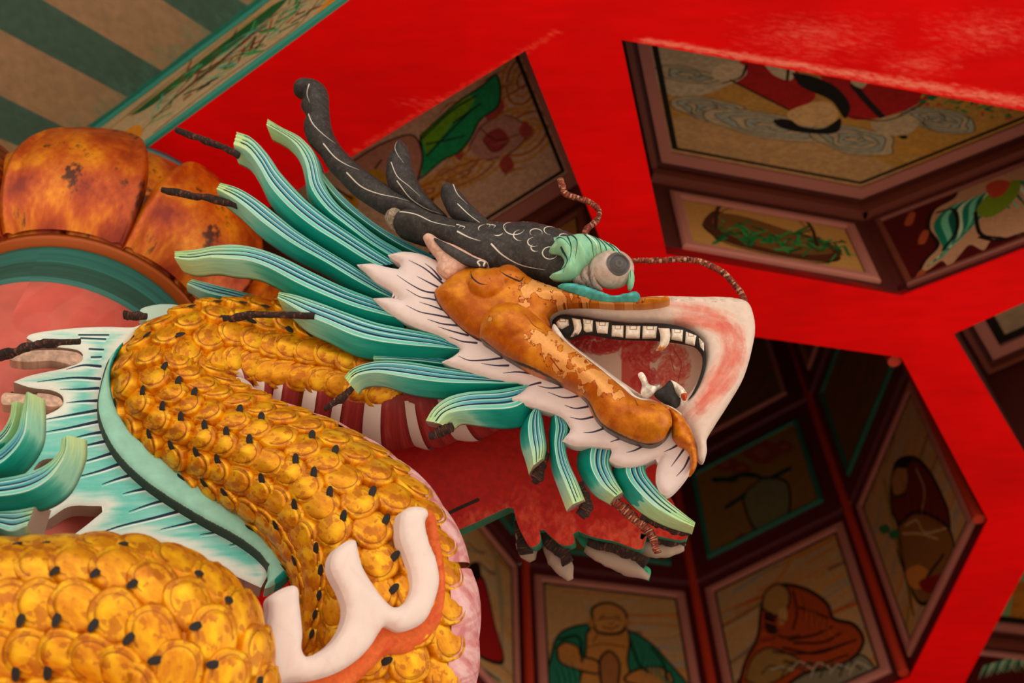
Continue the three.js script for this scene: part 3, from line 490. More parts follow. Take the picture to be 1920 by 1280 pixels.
{
  const y0 = COL.y, yTop = yS - 0.002;
  const shaftTex = canvasTex(512, 1024, (x, w, h) => {
    x.fillStyle = '#d0604f'; x.fillRect(0, 0, w, h);
    for (let k = 0; k < 900; k++) { x.globalAlpha = rr(0.05, 0.22); x.strokeStyle = ['#d8786a', '#d46a5c', '#b0201a', '#bc3028', '#d98a7c'][k % 5]; x.lineWidth = rr(4, 22); const a = rnd() * w, b = rnd() * h; x.beginPath(); x.moveTo(a, b); x.quadraticCurveTo(a + rr(-20, 20), b + 30, a + rr(-30, 30), b + rr(30, 110)); x.stroke(); }
    x.globalAlpha = 1; grain(x, w, h, 0.14, 22);
  });
  mesh('shaft', new THREE.CylinderGeometry(0.29, 0.29, y0 - 0.1, 64, 1).translate(0, (y0 - 0.1) / 2, 0), std({ map: shaftTex, roughness: 0.6 }), column);
  const bandTex = canvasTex(64, 256, (x, w, h) => { x.fillStyle = '#0d6a58'; x.fillRect(0, 0, w, h); x.fillStyle = '#2f7f74'; x.fillRect(0, 70, w, 60); x.fillStyle = '#1f5a48'; x.fillRect(0, 130, w, 60); x.fillStyle = '#3f8478'; x.fillRect(0, 190, w, 66); grain(x, w, h, 0.2, 8); });
  const lathe = (name, pts, m) => mesh(name, new THREE.LatheGeometry(pts.map(([r, y]) => new THREE.Vector2(r, y)), 72), m, column);
  lathe('band', [[0.285, y0 - 0.125], [0.3, y0 - 0.12], [0.303, y0 - 0.06], [0.31, y0 - 0.01], [0.285, y0]], std({ map: bandTex, color: '#c4d2ca', roughness: 0.6 }));
  lathe('lip', [[0.3, y0 - 0.006], [0.325, y0 - 0.002], [0.332, y0 + 0.008], [0.328, y0 + 0.02], [0.3, y0 + 0.022]], std({ color: '#b0500c', roughness: 0.45, metalness: 0.3 }));
  const hb = yTop - 0.05 - (y0 + 0.03), prof = (t) => 0.318 + 0.115 * Math.sin(Math.PI * Math.pow(clamp(t), 0.75) * 0.85) - 0.13 * Math.pow(t, 4);
  const pts = []; for (let k = 0; k <= 24; k++) pts.push([prof(k / 24) - 0.03, y0 + 0.03 + hb * k / 24]);
  lathe('capital_core', pts, goldMat);
  lathe('top_ring', [[0.2, yTop - 0.06], [0.275, yTop - 0.055], [0.285, yTop - 0.03], [0.285, yTop], [0.2, yTop]], std({ color: '#3f7a78', roughness: 0.65 }));
  const eye = Math.atan2(-COL.z, -COL.x);                  // towards the camera in plan
  for (let k = 0; k < 16; k++) {
    const back = k > 7, a0 = eye + (22.5 + 45 * k + (back ? 22.5 : 0)) * DG, n = 26, m = 30, pos = [], uv = [], idx = [];
    for (const side of [1, 0]) for (let j = 0; j <= m; j++) for (let i = 0; i <= n; i++) {
      const s = i / n * 2 - 1, t = j / m, tt = t * (back ? 0.93 : 0.84), w = (back ? 23 : 23.4) * DG * Math.pow(clamp(1 - Math.pow(t, back ? 2.2 : 1.9)), 0.56) + 0.004;
      const rim = Math.max(Math.abs(s), t), bulge = 0.034 * Math.sqrt(Math.max(0, 1 - Math.pow(rim, 5))) + 0.014 * sm(0.78, 0.88, rim) * (1 - sm(0.93, 1, rim));
      const y = y0 + 0.004 + (hb + 0.03) * tt, r = prof(tt) - (back ? 0.034 : 0.006) + (side ? bulge : -0.022), a = a0 + s * w;
      pos.push(r * Math.cos(a), y, r * Math.sin(a)); uv.push(0.5 + s * w * 1.1, t * 0.9 + 0.05);
    }
    const C = (n + 1) * (m + 1), q = (i, j, c) => c * C + j * (n + 1) + i;
    for (let j = 0; j < m; j++) for (let i = 0; i < n; i++) { idx.push(q(i, j, 0), q(i, j + 1, 0), q(i + 1, j, 0), q(i + 1, j, 0), q(i, j + 1, 0), q(i + 1, j + 1, 0)); idx.push(q(i, j, 1), q(i + 1, j, 1), q(i, j + 1, 1), q(i + 1, j, 1), q(i + 1, j + 1, 1), q(i, j + 1, 1)); }
    for (let j = 0; j < m; j++) { idx.push(q(0, j, 0), q(0, j, 1), q(0, j + 1, 0), q(0, j, 1), q(0, j + 1, 1), q(0, j + 1, 0)); idx.push(q(n, j, 0), q(n, j + 1, 0), q(n, j, 1), q(n, j, 1), q(n, j + 1, 0), q(n, j + 1, 1)); }
    for (let i = 0; i < n; i++) idx.push(q(i, m, 0), q(i, m, 1), q(i + 1, m, 0), q(i + 1, m, 0), q(i, m, 1), q(i + 1, m, 1));
    const g = new THREE.BufferGeometry(); g.setAttribute('position', new THREE.Float32BufferAttribute(pos, 3)); g.setAttribute('uv', new THREE.Float32BufferAttribute(uv, 2)); g.setIndex(idx); g.computeVertexNormals();
    mesh('petal', g, goldMat, column);
  }
}
// ------------------------------------------------------------------ the dragon
const dragon = thing('dragon_sculpture', 'dragon with gold scales, teal mane and black antlers coiled on the pink column', 'sculpture');
dragon.position.set(COL.x, COL.y - 0.9, COL.z); dragon.updateMatrixWorld(true);
const inv = new THREE.Matrix4().copy(dragon.matrixWorld).invert();
const part = (name, geo, mat, parent = dragon) => mesh(name, geo.applyMatrix4(inv), mat, parent);
const kk = (ox, oy, s) => (pts) => pts.map(([x, y, z]) => [ox + x / s, oy + y / s, z]);
const k2 = kk(540, 120, 2.667), k3 = kk(320, 220, 2.56), k4 = kk(780, 420, 2.667), k5 = kk(600, 640, 2.595), k6 = kk(0, 560, 2.56), k8 = kk(440, 860, 3.048);
// carved piece with a painted skin laid out in its own plane
function carve(name, plane, poly, opt, W, paint, matOpt, parent) {
  const g = relief(plane, poly, opt), [sx, sy] = g.userData.size, H = Math.max(32, Math.round(W * sy / sx)), T = g.userData.T(W, H), wall = g.userData.wall;
  const tex = canvasTex(W, H, (x, w, h) => paint(x, w, h, T));
  const m = part(name, g, std({ map: tex, roughness: 0.62, specularIntensity: 0.4, ...matOpt }), parent);
  for (const q of wall || []) part('cut_edge', q, opt.wallMat || plasterMat, m);
  return m;
}
const flat = (h) => () => h;
const HN = toW(-0.1, 0.28, 1).normalize();                  // the head's side towards the camera
const headUp = toW(0, 1, 0);
const HP = new Plane(U(1000, 640, 2.5), HN, headUp);
const plasterMat = std({ color: '#a88f7c', roughness: 0.9 });
const rustMat = std({ map: canvasTex(64, 256, (x, w, h) => { x.fillStyle = '#2c1a12'; x.fillRect(0, 0, w, h); for (let k = 0; k < 260; k++) { x.fillStyle = ['#4a2416', '#1a0f0a', '#6b3a22', '#2c1a12'][k % 4]; x.fillRect(rnd() * w, rnd() * h, rr(3, 14), rr(2, 8)); } }), roughness: 0.95 });
const wireMat = std({ map: canvasTex(64, 512, (x, w, h) => { x.fillStyle = '#7a2a16'; x.fillRect(0, 0, w, h); for (let k = 0; k < 500; k++) { x.fillStyle = ['#3a140a', '#c08a6a', '#8a3a1e', '#5a1e10', '#a05a3a'][k % 5]; x.fillRect(rnd() * w, rnd() * h, rr(4, 20), rr(2, 9)); } }), roughness: 0.85 });

// --- body: a tube through space with the belly on the inside of its bends
const pathPts = [[1060, 620, 2.64, 90, 0.2, 1, 0.5], [930, 690, 2.66, 100, 0.1, 1, 0.55], [770, 722, 2.69, 108, 0, 1, 0.55], [610, 698, 2.69, 110, 0.1, 0.9, 0.5], [480, 682, 2.66, 113, 0.3, 0.9, 0.42], [378, 694, 2.6, 116, 0.8, 0.5, 0.2],
  [330, 755, 2.54, 120, 1, -0.1, -0.1], [382, 818, 2.48, 112, 0.7, -0.7, -0.8], [475, 862, 2.43, 106, 0.5, -0.75, -1.1], [595, 925, 2.38, 122, 0.6, -0.65, -1.1], [688, 1020, 2.33, 145, 0.85, -0.4, -0.6], [724, 1130, 2.3, 158, 1, 0, -0.22], [716, 1260, 2.28, 165, 1, 0.1, -0.15], [690, 1420, 2.27, 168, 1, 0.15, -0.4]];
const coilPts = [[350, 1440, 1.93, 164, -0.6, 0.2, -1], [346, 1320, 1.93, 160, -0.6, 0.4, -1], [322, 1230, 1.94, 164, -0.4, 0.6, -1], [235, 1192, 1.95, 168, -0.1, 0.9, -1], [110, 1192, 1.96, 168, 0, 1, -1], [-40, 1200, 1.97, 168, 0, 1, -1], [-200, 1215, 1.99, 168, 0, 1, -1]];
function bodyPath(list) {
  const pts = list.map((p) => U(p[0], p[1], p[2])), c = new THREE.CatmullRomCurve3(pts, false, 'centripetal'), N = 200, out = [];
  const lens = [0]; for (let i = 1; i < pts.length; i++) lens.push(i);
  for (let i = 0; i <= N; i++) {
    const t = i / N, p = c.getPoint(t), tg = c.getTangent(t), f = t * (list.length - 1), k = Math.min(list.length - 2, Math.floor(f)), e = f - k, L = (q) => list[k][q] + (list[k + 1][q] - list[k][q]) * e;
    const b = toW(L(4), -L(5), L(6)).normalize(); b.addScaledVector(tg, -b.dot(tg)).normalize();
    out.push({ p, t: tg, b, s: new THREE.Vector3().crossVectors(tg, b), r: L(3) / F * L(2), d: i ? out[i - 1].d + p.distanceTo(out[i - 1].p) : 0 });
  }
  return out;
}
const onBody = (f, a, h = 0) => f.p.clone().addScaledVector(f.b, Math.cos(a) * (f.r + h)).addScaledVector(f.s, Math.sin(a) * (f.r + h));
function bodyGeo(fr, a0, a1, h, i0 = 0, i1 = fr.length - 1, seg = 40, uvS = 1) {
  const pos = [], uv = [], idx = [];
  for (let i = i0; i <= i1; i++) for (let s = 0; s <= seg; s++) {
    const a = a0 + (a1 - a0) * s / seg, q = onBody(fr[i], a, typeof h === 'function' ? h(i, s / seg) : h); pos.push(q.x, q.y, q.z); uv.push(s / seg, (fr[i].d - fr[i0].d) * uvS);
    if (i > i0 && s) { const o = (i - i0) * (seg + 1) + s; idx.push(o, o - seg - 2, o - 1, o, o - seg - 1, o - seg - 2); }
  }
  return bufGeo(pos, uv, idx);
}
const skinMat = std({ map: goldTex(256, 256, '#c9780e', 5, 0.3), roughness: 0.5, metalness: 0.25 });
// scale: a tilted shell with a raised double rim at the free edge
function scaleGeo(v) {
  const pos = [], uv = [], idx = [], R = 9, Sg = 22;
  for (let r = 0; r <= R + 1; r++) for (let s = 0; s <= Sg; s++) {
    const th = s / Sg * Math.PI * 2, q = Math.min(1, r / R), c = Math.cos(th), n = Math.sin(th), sq = 1 / Math.pow(Math.pow(Math.abs(c), 2.5) + Math.pow(Math.abs(n), 2.5), 0.4);
    const x = q * c * sq * 0.5, y = q * n * sq * 0.5, fy = (y + 0.5), lim = sm(0.15, 0.75, fy);
    let z = 0.0 + 0.22 * fy + 0.08 * (1 - q * q) - 0.06 * lim * Math.exp(-(((q - 0.78) / 0.07) ** 2)) + (v ? 0.03 * Math.sin(x * 9 + v) * (1 - q) : 0);
    z -= 0.07 * sm(0.88, 1, q); if (r > R) z = -0.16;
    pos.push(x, y, z); uv.push(0.5 + x * 0.98, 0.5 + y * 0.98);
    if (r && s) { const o = r * (Sg + 1) + s; idx.push(o, o - 1, o - Sg - 2, o, o - Sg - 2, o - Sg - 1); }
  }
  const g = bufGeo(pos, uv, idx); return g;
}
const scaleMats = [0, 1, 2, 3, 4].map((k) => std({ map: canvasTex(128, 128, (x, w, h) => {
  const im = x.createImageData(w, h), d = im.data;
  for (let j = 0; j < h; j++) for (let i = 0; i < w; i++) {
    const n = fbm(i / 26 + k * 9, j / 34, 4), m = fbm(i / 18 + 40 + k * 5, j / 18, 4), f = fbm(i / 4, j / 14 + k, 3), o = (j * w + i) * 4, t = clamp(n * 1.5 - 0.25 + (f - 0.5) * 0.4), kk2 = sm(0.56, 0.66, m) * 0.5;
    d[o] = (208 + 42 * t) * (1 - kk2) + 164 * kk2; d[o + 1] = (120 + 68 * t) * (1 - kk2) + 76 * kk2; d[o + 2] = (2 + 14 * t) * (1 - kk2) + 14 * kk2; d[o + 3] = 255;
  }
  x.putImageData(im, 0, 0);
  x.strokeStyle = 'rgba(110,48,6,0.5)'; x.lineWidth = 3; x.beginPath(); x.arc(64, 62, 46, Math.PI * 0.1, Math.PI * 0.9, true); x.stroke();
}), roughness: 0.4, metalness: 0.45, specularIntensity: 0.8 }));
const spotMat = std({ color: '#1c140c', roughness: 0.8 });
const scaleGeos = [0, 1, 2].map(scaleGeo);
const spotGeo = new THREE.SphereGeometry(0.5, 10, 6).scale(1, 0.6, 0.35);
function scaleBody(fr, name, pitch, wide, skew, i0, i1, a0, a1) {
  const body = part(name, bodyGeo(fr, 0, Math.PI * 2, -0.004, 0, fr.length - 1, 48, 3), skinMat);
  const rm = (fr[i0].r + fr[i1].r) / 2, n = Math.round((a1 - a0) * rm / wide);
  for (let k = 0; k <= n; k++) {
    const a = a0 + (a1 - a0) * k / n; let run = (k % 2) * pitch * 0.5, last = i0;
    for (let i = i0 + 1; i <= i1; i++) {
      const o = onBody(fr[i], a, 0); run += o.distanceTo(onBody(fr[i - 1], a, 0));
      const want = Math.min(pitch, (fr[i].d - fr[last].d) > pitch * 0.8 ? pitch * 0.55 : pitch); if (run < want) continue;
      const f = fr[i], nn = f.b.clone().multiplyScalar(Math.cos(a)).addScaledVector(f.s, Math.sin(a)); run = 0; last = i;
      if (nn.dot(EYE.clone().sub(o).normalize()) < -0.15) continue;
      const px = pr(o); if (px[0] < -60 || px[1] > 1340) continue;
      const circ = new THREE.Vector3().crossVectors(nn, f.t), y = f.t.clone().addScaledVector(circ, skew + rr(-0.08, 0.08)).normalize(), x = new THREE.Vector3().crossVectors(y, nn).normalize();
      const L = pitch * 1.45 * rr(0.95, 1.06), W = (a1 - a0) * f.r / n * 1.12 * rr(0.96, 1.05), m = new THREE.Mesh(scaleGeos[Math.floor(rnd() * 3)], scaleMats[Math.floor(rnd() * 5)]);
      m.name = 'scale'; m.castShadow = m.receiveShadow = true;
      m.matrix.makeBasis(x.clone().multiplyScalar(W), y.clone().multiplyScalar(L), nn.clone().multiplyScalar(0.072)); m.matrix.setPosition(o); m.matrix.premultiply(inv); m.matrix.decompose(m.position, m.quaternion, m.scale); body.add(m); scaleCount++;
      if (rnd() < 0.8 && k > 1 && k < n - 1) { const sp = new THREE.Mesh(spotGeo, spotMat); sp.name = 'paint_dab'; const q = o.clone().addScaledVector(x, -W * 0.42).addScaledVector(y, L * 0.1).addScaledVector(nn, 0.012); sp.matrix.makeBasis(x.clone().addScaledVector(y, 0.4).multiplyScalar(0.021), y.clone().addScaledVector(x, -0.4).multiplyScalar(0.019), nn.clone().multiplyScalar(0.006)); sp.matrix.setPosition(q); sp.matrix.premultiply(inv); sp.matrix.decompose(sp.position, sp.quaternion, sp.scale); sp.castShadow = sp.receiveShadow = true; body.add(sp); }
    }
  }
  return body;
}
let scaleCount = 0;
const pr = (p) => { const q = p.clone().sub(EYE).applyMatrix4(CAM.clone().transpose()); return [960 + q.x / -q.z * F, 640 - q.y / -q.z * F]; };
const fr1 = bodyPath(pathPts), fr2 = bodyPath(coilPts);
const BELLY = 0.95;
const body1 = scaleBody(fr1, 'body', 0.05, 0.061, 0.25, 30, 196, BELLY, Math.PI * 2 - BELLY);
const body2 = scaleBody(fr2, 'tail_coil', 0.056, 0.066, -0.55, 4, 192, 0.9, Math.PI * 2 - 0.9);
console.log('scales', scaleCount);
// belly plates
const bellyRed = std({ map: canvasTex(128, 256, (x, w, h) => { x.fillStyle = '#8e1712'; x.fillRect(0, 0, w, h); for (let k = 0; k < 120; k++) { x.globalAlpha = 0.25; x.strokeStyle = ['#a83028', '#5a0c0a', '#b8584c'][k % 3]; x.lineWidth = rr(2, 8); const b = rnd() * h; x.beginPath(); x.moveTo(rnd() * w, b); x.lineTo(rnd() * w, b + rr(-10, 10)); x.stroke(); } x.globalAlpha = 1; }), roughness: 0.6 }), bellyPink = std({ map: canvasTex(128, 128, (x, w, h) => { x.fillStyle = '#d98e8c'; x.fillRect(0, 0, w, h); for (let k = 0; k < 140; k++) { x.globalAlpha = 0.3; x.strokeStyle = ['#e8b4ae', '#c46a6a', '#efd0c8', '#b85a5c'][k % 4]; x.lineWidth = rr(2, 9); x.beginPath(); x.moveTo(rnd() * w, rnd() * h); x.lineTo(rnd() * w, rnd() * h); x.stroke(); } x.globalAlpha = 1; }), roughness: 0.6 }), bellyWhite = std({ color: '#d8c3b4', roughness: 0.65 });
bellyRed.map.wrapT = bellyPink.map.wrapT = THREE.RepeatWrapping;
for (let d = 0.1; d < fr1[198].d - 0.07; d += 0.075) {
  const i0 = fr1.findIndex((q) => q.d >= d), i1 = fr1.findIndex((q) => q.d >= d + 0.073), n = i1 - i0, late = i0 > 110;
  const g = bodyGeo(fr1, -BELLY, BELLY, (i, s) => (late ? 0.012 : 0.006) + (late ? 0.004 : 0.01) * Math.sin(Math.PI * clamp((i - i0) / n)) * Math.sqrt(Math.max(0, 1 - (2 * s - 1) ** 6)), i0, i1, 18, 8);
  const pl = part('belly_plate', g, late ? bellyPink : bellyRed, body1);
  const j0 = i0 + Math.round(n * 0.6); part('pale_band', bodyGeo(fr1, late ? -BELLY : -BELLY * 0.9, late ? -BELLY * 0.1 : BELLY * 0.9, (i, s) => (late ? 0.0135 : 0.0085) + (late ? 0.005 : 0.012) * Math.sin(Math.PI * clamp((i - i0) / n)) * Math.sqrt(Math.max(0, 1 - (2 * s - 1) ** 6)), j0, i1, 18), bellyWhite, pl);
}

// --- mane locks: ribbons with painted grooves
const TEAL = { lime: '#9cc46c', pale: '#86c3a8', mid: '#2fa08c', deep: '#0b8274', navy: '#16314a', white: '#d9d6c4' };
const rgb = (h) => { const c = parseInt(h.slice(1), 16); return [c >> 16, (c >> 8) & 255, c & 255]; };
const ramp = (st, t) => { let k = 0; while (k < st.length - 2 && t > st[k + 1][0]) k++; const e = clamp((t - st[k][0]) / (st[k + 1][0] - st[k][0])), a = st[k][1], b = st[k + 1][1]; return a.map((q, i) => q + (b[i] - q) * e); };
function lockTex(v, tip) {
  return canvasTex(192, 512, (x, w, h) => {
    const im = x.createImageData(w, h), d = im.data, lime = rgb('#c0dc9c'), pale = rgb('#96d0b4'), aqua = rgb('#7cc8b6'), mid = rgb('#45ae9c'), deep = rgb('#0b8a7a');
    const low = [[0, lime], [tip + 0.01, tip > 0.2 ? rgb('#aad698') : pale], [tip + 0.1, pale], [0.34 + tip * 0.3, mid], [0.58 + tip * 0.2, deep], [1, deep]], top = [[0, lime], [tip * 0.8 + 0.01, rgb('#a8d6a8')], [tip + 0.12, rgb('#94d2be')], [0.55 + tip * 0.2, rgb('#6cc4b2')], [1, rgb('#48b0a0')]];
    for (let j = 0; j < h; j++) for (let i = 0; i < w; i++) {
      const u = i / w, t = clamp(j / h + 0.2 * (fbm(i / 22 + v * 9, j / 90, 3) - 0.5)), o = (j * w + i) * 4, c = ramp(u > 0.6 ? low : top, t), n = 0.93 + 0.14 * fbm(i / 5 + v, j / 40, 3), q = u > 0.6 ? 1 : 1 - 0.16 * (Math.abs(u - 0.22) < 0.05 || Math.abs(u - 0.37) < 0.04 ? 1 : 0) * sm(tip, tip + 0.2, t);
      d[o] = c[0] * n * q * (q < 1 ? 0.86 : 1); d[o + 1] = c[1] * n * q; d[o + 2] = c[2] * n; d[o + 3] = 255;
    }
    x.putImageData(im, 0, 0);
    const line = (u, c, lw, a, b) => { x.strokeStyle = c; x.lineWidth = lw; x.beginPath(); for (let i = 0; i <= 20; i++) { const t = a + (b - a) * i / 20, px = (u + 0.008 * Math.sin(t * 9 + u * 40 + v)) * w; if (i) x.lineTo(px, t * h); else x.moveTo(px, t * h); } x.stroke(); };
    [[0.12, 3.4], [0.27, 6], [0.42, 7.5]].forEach(([u, lw], i) => { const a = tip * rr(0.1, 0.7); line(u + rr(-0.015, 0.015), TEAL.navy, lw, a, 1.02); line(u + 0.05, '#e2e4d4', 4.4, a * 1.2 + 0.02, 1.02); });
    line(0.585, '#d8ead8', 5, tip * 0.8, 1.02);
  });
}
const lockMats = [[0, 0.06], [1, 0.2], [2, 0.02], [3, 0.42]].map(([v, t]) => std({ map: lockTex(v, t), roughness: 0.55, specularIntensity: 0.4 }));
function lockGeo(plane, up, lo, thick, drop = 0) {
  const n = 32, m = 34, A = resample(spline2(up, 8), n), B = resample(spline2(lo, 8), n), pos = [], uv = [], idx = [];
  const prof = (w) => w < 0.585 ? thick * (0.9 + 0.1 * w / 0.585) - 0.004 * (Math.exp(-(((w - 0.13) / 0.03) ** 2)) + Math.exp(-(((w - 0.28) / 0.03) ** 2)) + Math.exp(-(((w - 0.43) / 0.03) ** 2))) - thick * 0.6 * sm(0.06, 0, w) : thick * (1 - 1.25 * Math.pow((w - 0.585) / 0.415, 1.25));
  for (let j = 0; j <= n; j++) for (let i = 0; i <= m; i++) {
    const w = i / m, px = A[j][0] + (B[j][0] - A[j][0]) * w, py = A[j][1] + (B[j][1] - A[j][1]) * w, q = plane.uv(px, py), p = plane.w(q[0], q[1], prof(w) - drop * Math.pow(1 - j / n, 2)); pos.push(p.x, p.y, p.z); uv.push(w, 1 - j / n);
  }
  for (let j = 0; j <= n; j++) for (const s of [0, 1]) { const e = s ? B[j] : A[j], q = plane.uv(e[0], e[1]), p = plane.w(q[0], q[1], -thick * 0.6 - drop * Math.pow(1 - j / n, 2)); pos.push(p.x, p.y, p.z); uv.push(s ? 1 : 0, 1 - j / n); }
  const K = (n + 1) * (m + 1), f = (j, i) => j * (m + 1) + i, b = (j, s) => K + j * 2 + s;
  for (let j = 0; j < n; j++) {
    for (let i = 0; i < m; i++) idx.push(f(j, i), f(j + 1, i), f(j, i + 1), f(j, i + 1), f(j + 1, i), f(j + 1, i + 1));
    idx.push(b(j, 0), b(j, 1), b(j + 1, 0), b(j, 1), b(j + 1, 1), b(j + 1, 0), b(j, 0), b(j + 1, 0), f(j, 0), f(j, 0), b(j + 1, 0), f(j + 1, 0), f(j, m), f(j + 1, m), b(j, 1), b(j, 1), f(j + 1, m), b(j + 1, 1));
  }
  const g = bufGeo(pos, uv, idx);
  // flat broken end
  const ep = [], ei = []; for (let i = 0; i <= m; i++) ep.push(...pos.slice(f(0, i) * 3, f(0, i) * 3 + 3)); ep.push(...pos.slice(b(0, 0) * 3, b(0, 0) * 3 + 3), ...pos.slice(b(0, 1) * 3, b(0, 1) * 3 + 3));
  for (let i = 0; i < m; i++) { const t = i < m / 2 ? m + 1 : m + 2; ei.push(i, i + 1, t); } ei.push(Math.floor(m / 2), m + 2, m + 1);
  g.userData.end = bufGeo(ep, new Array(ep.length / 3 * 2).fill(0.5), ei); return g;
}
function resample(p, n) {
  const L = [0]; for (let i = 1; i < p.length; i++) L.push(L[i - 1] + Math.hypot(p[i][0] - p[i - 1][0], p[i][1] - p[i - 1][1]));
  const out = []; let k = 1; for (let j = 0; j <= n; j++) { const s = L[L.length - 1] * j / n; while (k < p.length - 1 && L[k] < s) k++; const e = clamp((s - L[k - 1]) / (L[k] - L[k - 1] || 1)); out.push([p[k - 1][0] + (p[k][0] - p[k - 1][0]) * e, p[k - 1][1] + (p[k][1] - p[k - 1][1]) * e]); } return out;
}
function lock(name, plane, up, lo, thick, mat, drop) { const g = lockGeo(plane, up, lo, thick, drop), m = part(name, g, mat); part('broken_end', g.userData.end, plasterMat, m); return m; }
const [LA, LB, LC, LD] = lockMats, mp = HP.at(-0.02);
lock('mane_lock', mp.at(-0.05), k3([[735, 275], [800, 355], [890, 445], [1010, 540], [1150, 620], [1285, 690]]), k3([[722, 300], [765, 380], [850, 470], [980, 570], [1100, 650], [1240, 710]]), 0.03, LC);
lock('mane_lock', mp.at(-0.03), k3([[485, 35], [550, 75], [640, 120], [700, 180], [726, 240], [745, 330], [810, 430], [910, 515], [1010, 595], [1130, 665]]), k3([[480, 95], [560, 140], [615, 205], [640, 290], [655, 390], [725, 485], [830, 570], [950, 655], [1060, 725]]), 0.035, LB);
lock('mane_lock', mp.at(-0.012), k3([[340, 95], [405, 118], [475, 190], [525, 265], [600, 350], [665, 415], [765, 495], [880, 575], [1000, 655], [1105, 725]]), k3([[318, 210], [372, 238], [425, 315], [475, 415], [565, 515], [665, 595], [780, 660], [890, 725], [960, 750]]), 0.036, LA);
lock('mane_lock', mp.at(0.0), k3([[262, 340], [340, 360], [430, 410], [520, 480], [620, 560], [740, 640], [880, 725], [965, 780], [1105, 880]]), k3([[235, 400], [330, 475], [420, 560], [505, 622], [600, 682], [725, 745], [860, 825], [985, 880], [1060, 900]]), 0.036, LA);
lock('mane_lock', mp.at(0.012), k3([[45, 665], [150, 655], [240, 636], [330, 630], [430, 645], [560, 690], [700, 760], [850, 832], [985, 885], [1100, 935]]), k3([[50, 730], [110, 750], [220, 742], [300, 756], [400, 766], [490, 802], [620, 882], [800, 955], [950, 1000], [1130, 1025]]), 0.036, LB);
lock('mane_lock', mp.at(0.02), k3([[540, 858], [620, 870], [720, 900], [860, 950], [1010, 1000], [1160, 1032], [1300, 1065], [1400, 1120]]), k3([[533, 915], [655, 1025], [760, 1075], [880, 1135], [1000, 1160], [1150, 1168], [1280, 1165], [1400, 1145]]), 0.036, LC);
lock('mane_lock', mp.at(0.0), k5([[275, 70], [400, 74], [500, 82], [640, 100]]), k5([[268, 118], [420, 126], [520, 134], [660, 150]]), 0.025, LC);
lock('mane_lock', mp.at(0.02), k5([[133, 190], [165, 152], [240, 120], [330, 106], [450, 112], [600, 137], [790, 170], [1010, 212]]), k5([[180, 248], [206, 218], [300, 210], [400, 240], [520, 265], [650, 272], [820, 255], [990, 232]]), 0.034, LA);
lock('mane_lock', mp.at(0.025), k5([[520, 400], [556, 340], [620, 286], [720, 256], [850, 246], [1020, 226], [1060, 240]]), k5([[640, 428], [680, 396], [760, 402], [880, 416], [985, 404], [1025, 360], [1070, 330]]), 0.034, LB);
lock('mane_lock', mp.at(0.02), k5([[1092, 580], [1104, 520], [1095, 450], [1085, 385], [1075, 340]]), k5([[1015, 645], [998, 580], [974, 500], [974, 420], [1000, 365], [1045, 335]]), 0.034, LB);
lock('mane_lock', mp.at(0.015), k5([[1292, 780], [1252, 680], [1212, 590], [1196, 510], [1215, 435], [1190, 385]]), k5([[1198, 822], [1160, 720], [1125, 620], [1114, 520], [1112, 430], [1120, 370]]), 0.034, LB);
lock('mane_lock', mp.at(0.005), k5([[1478, 742], [1442, 680], [1415, 610], [1422, 560], [1435, 510]]), k5([[1408, 788], [1330, 740], [1270, 660], [1248, 590], [1262, 510]]), 0.034, LB);
lock('mane_lock', mp.at(0.01), k5([[1824, 890], [1764, 840], [1684, 770], [1615, 690], [1590, 650], [1585, 610], [1665, 565]]), k5([[1812, 932], [1700, 902], [1580, 842], [1490, 762], [1430, 670], [1425, 600], [1480, 560]]), 0.036, LD);

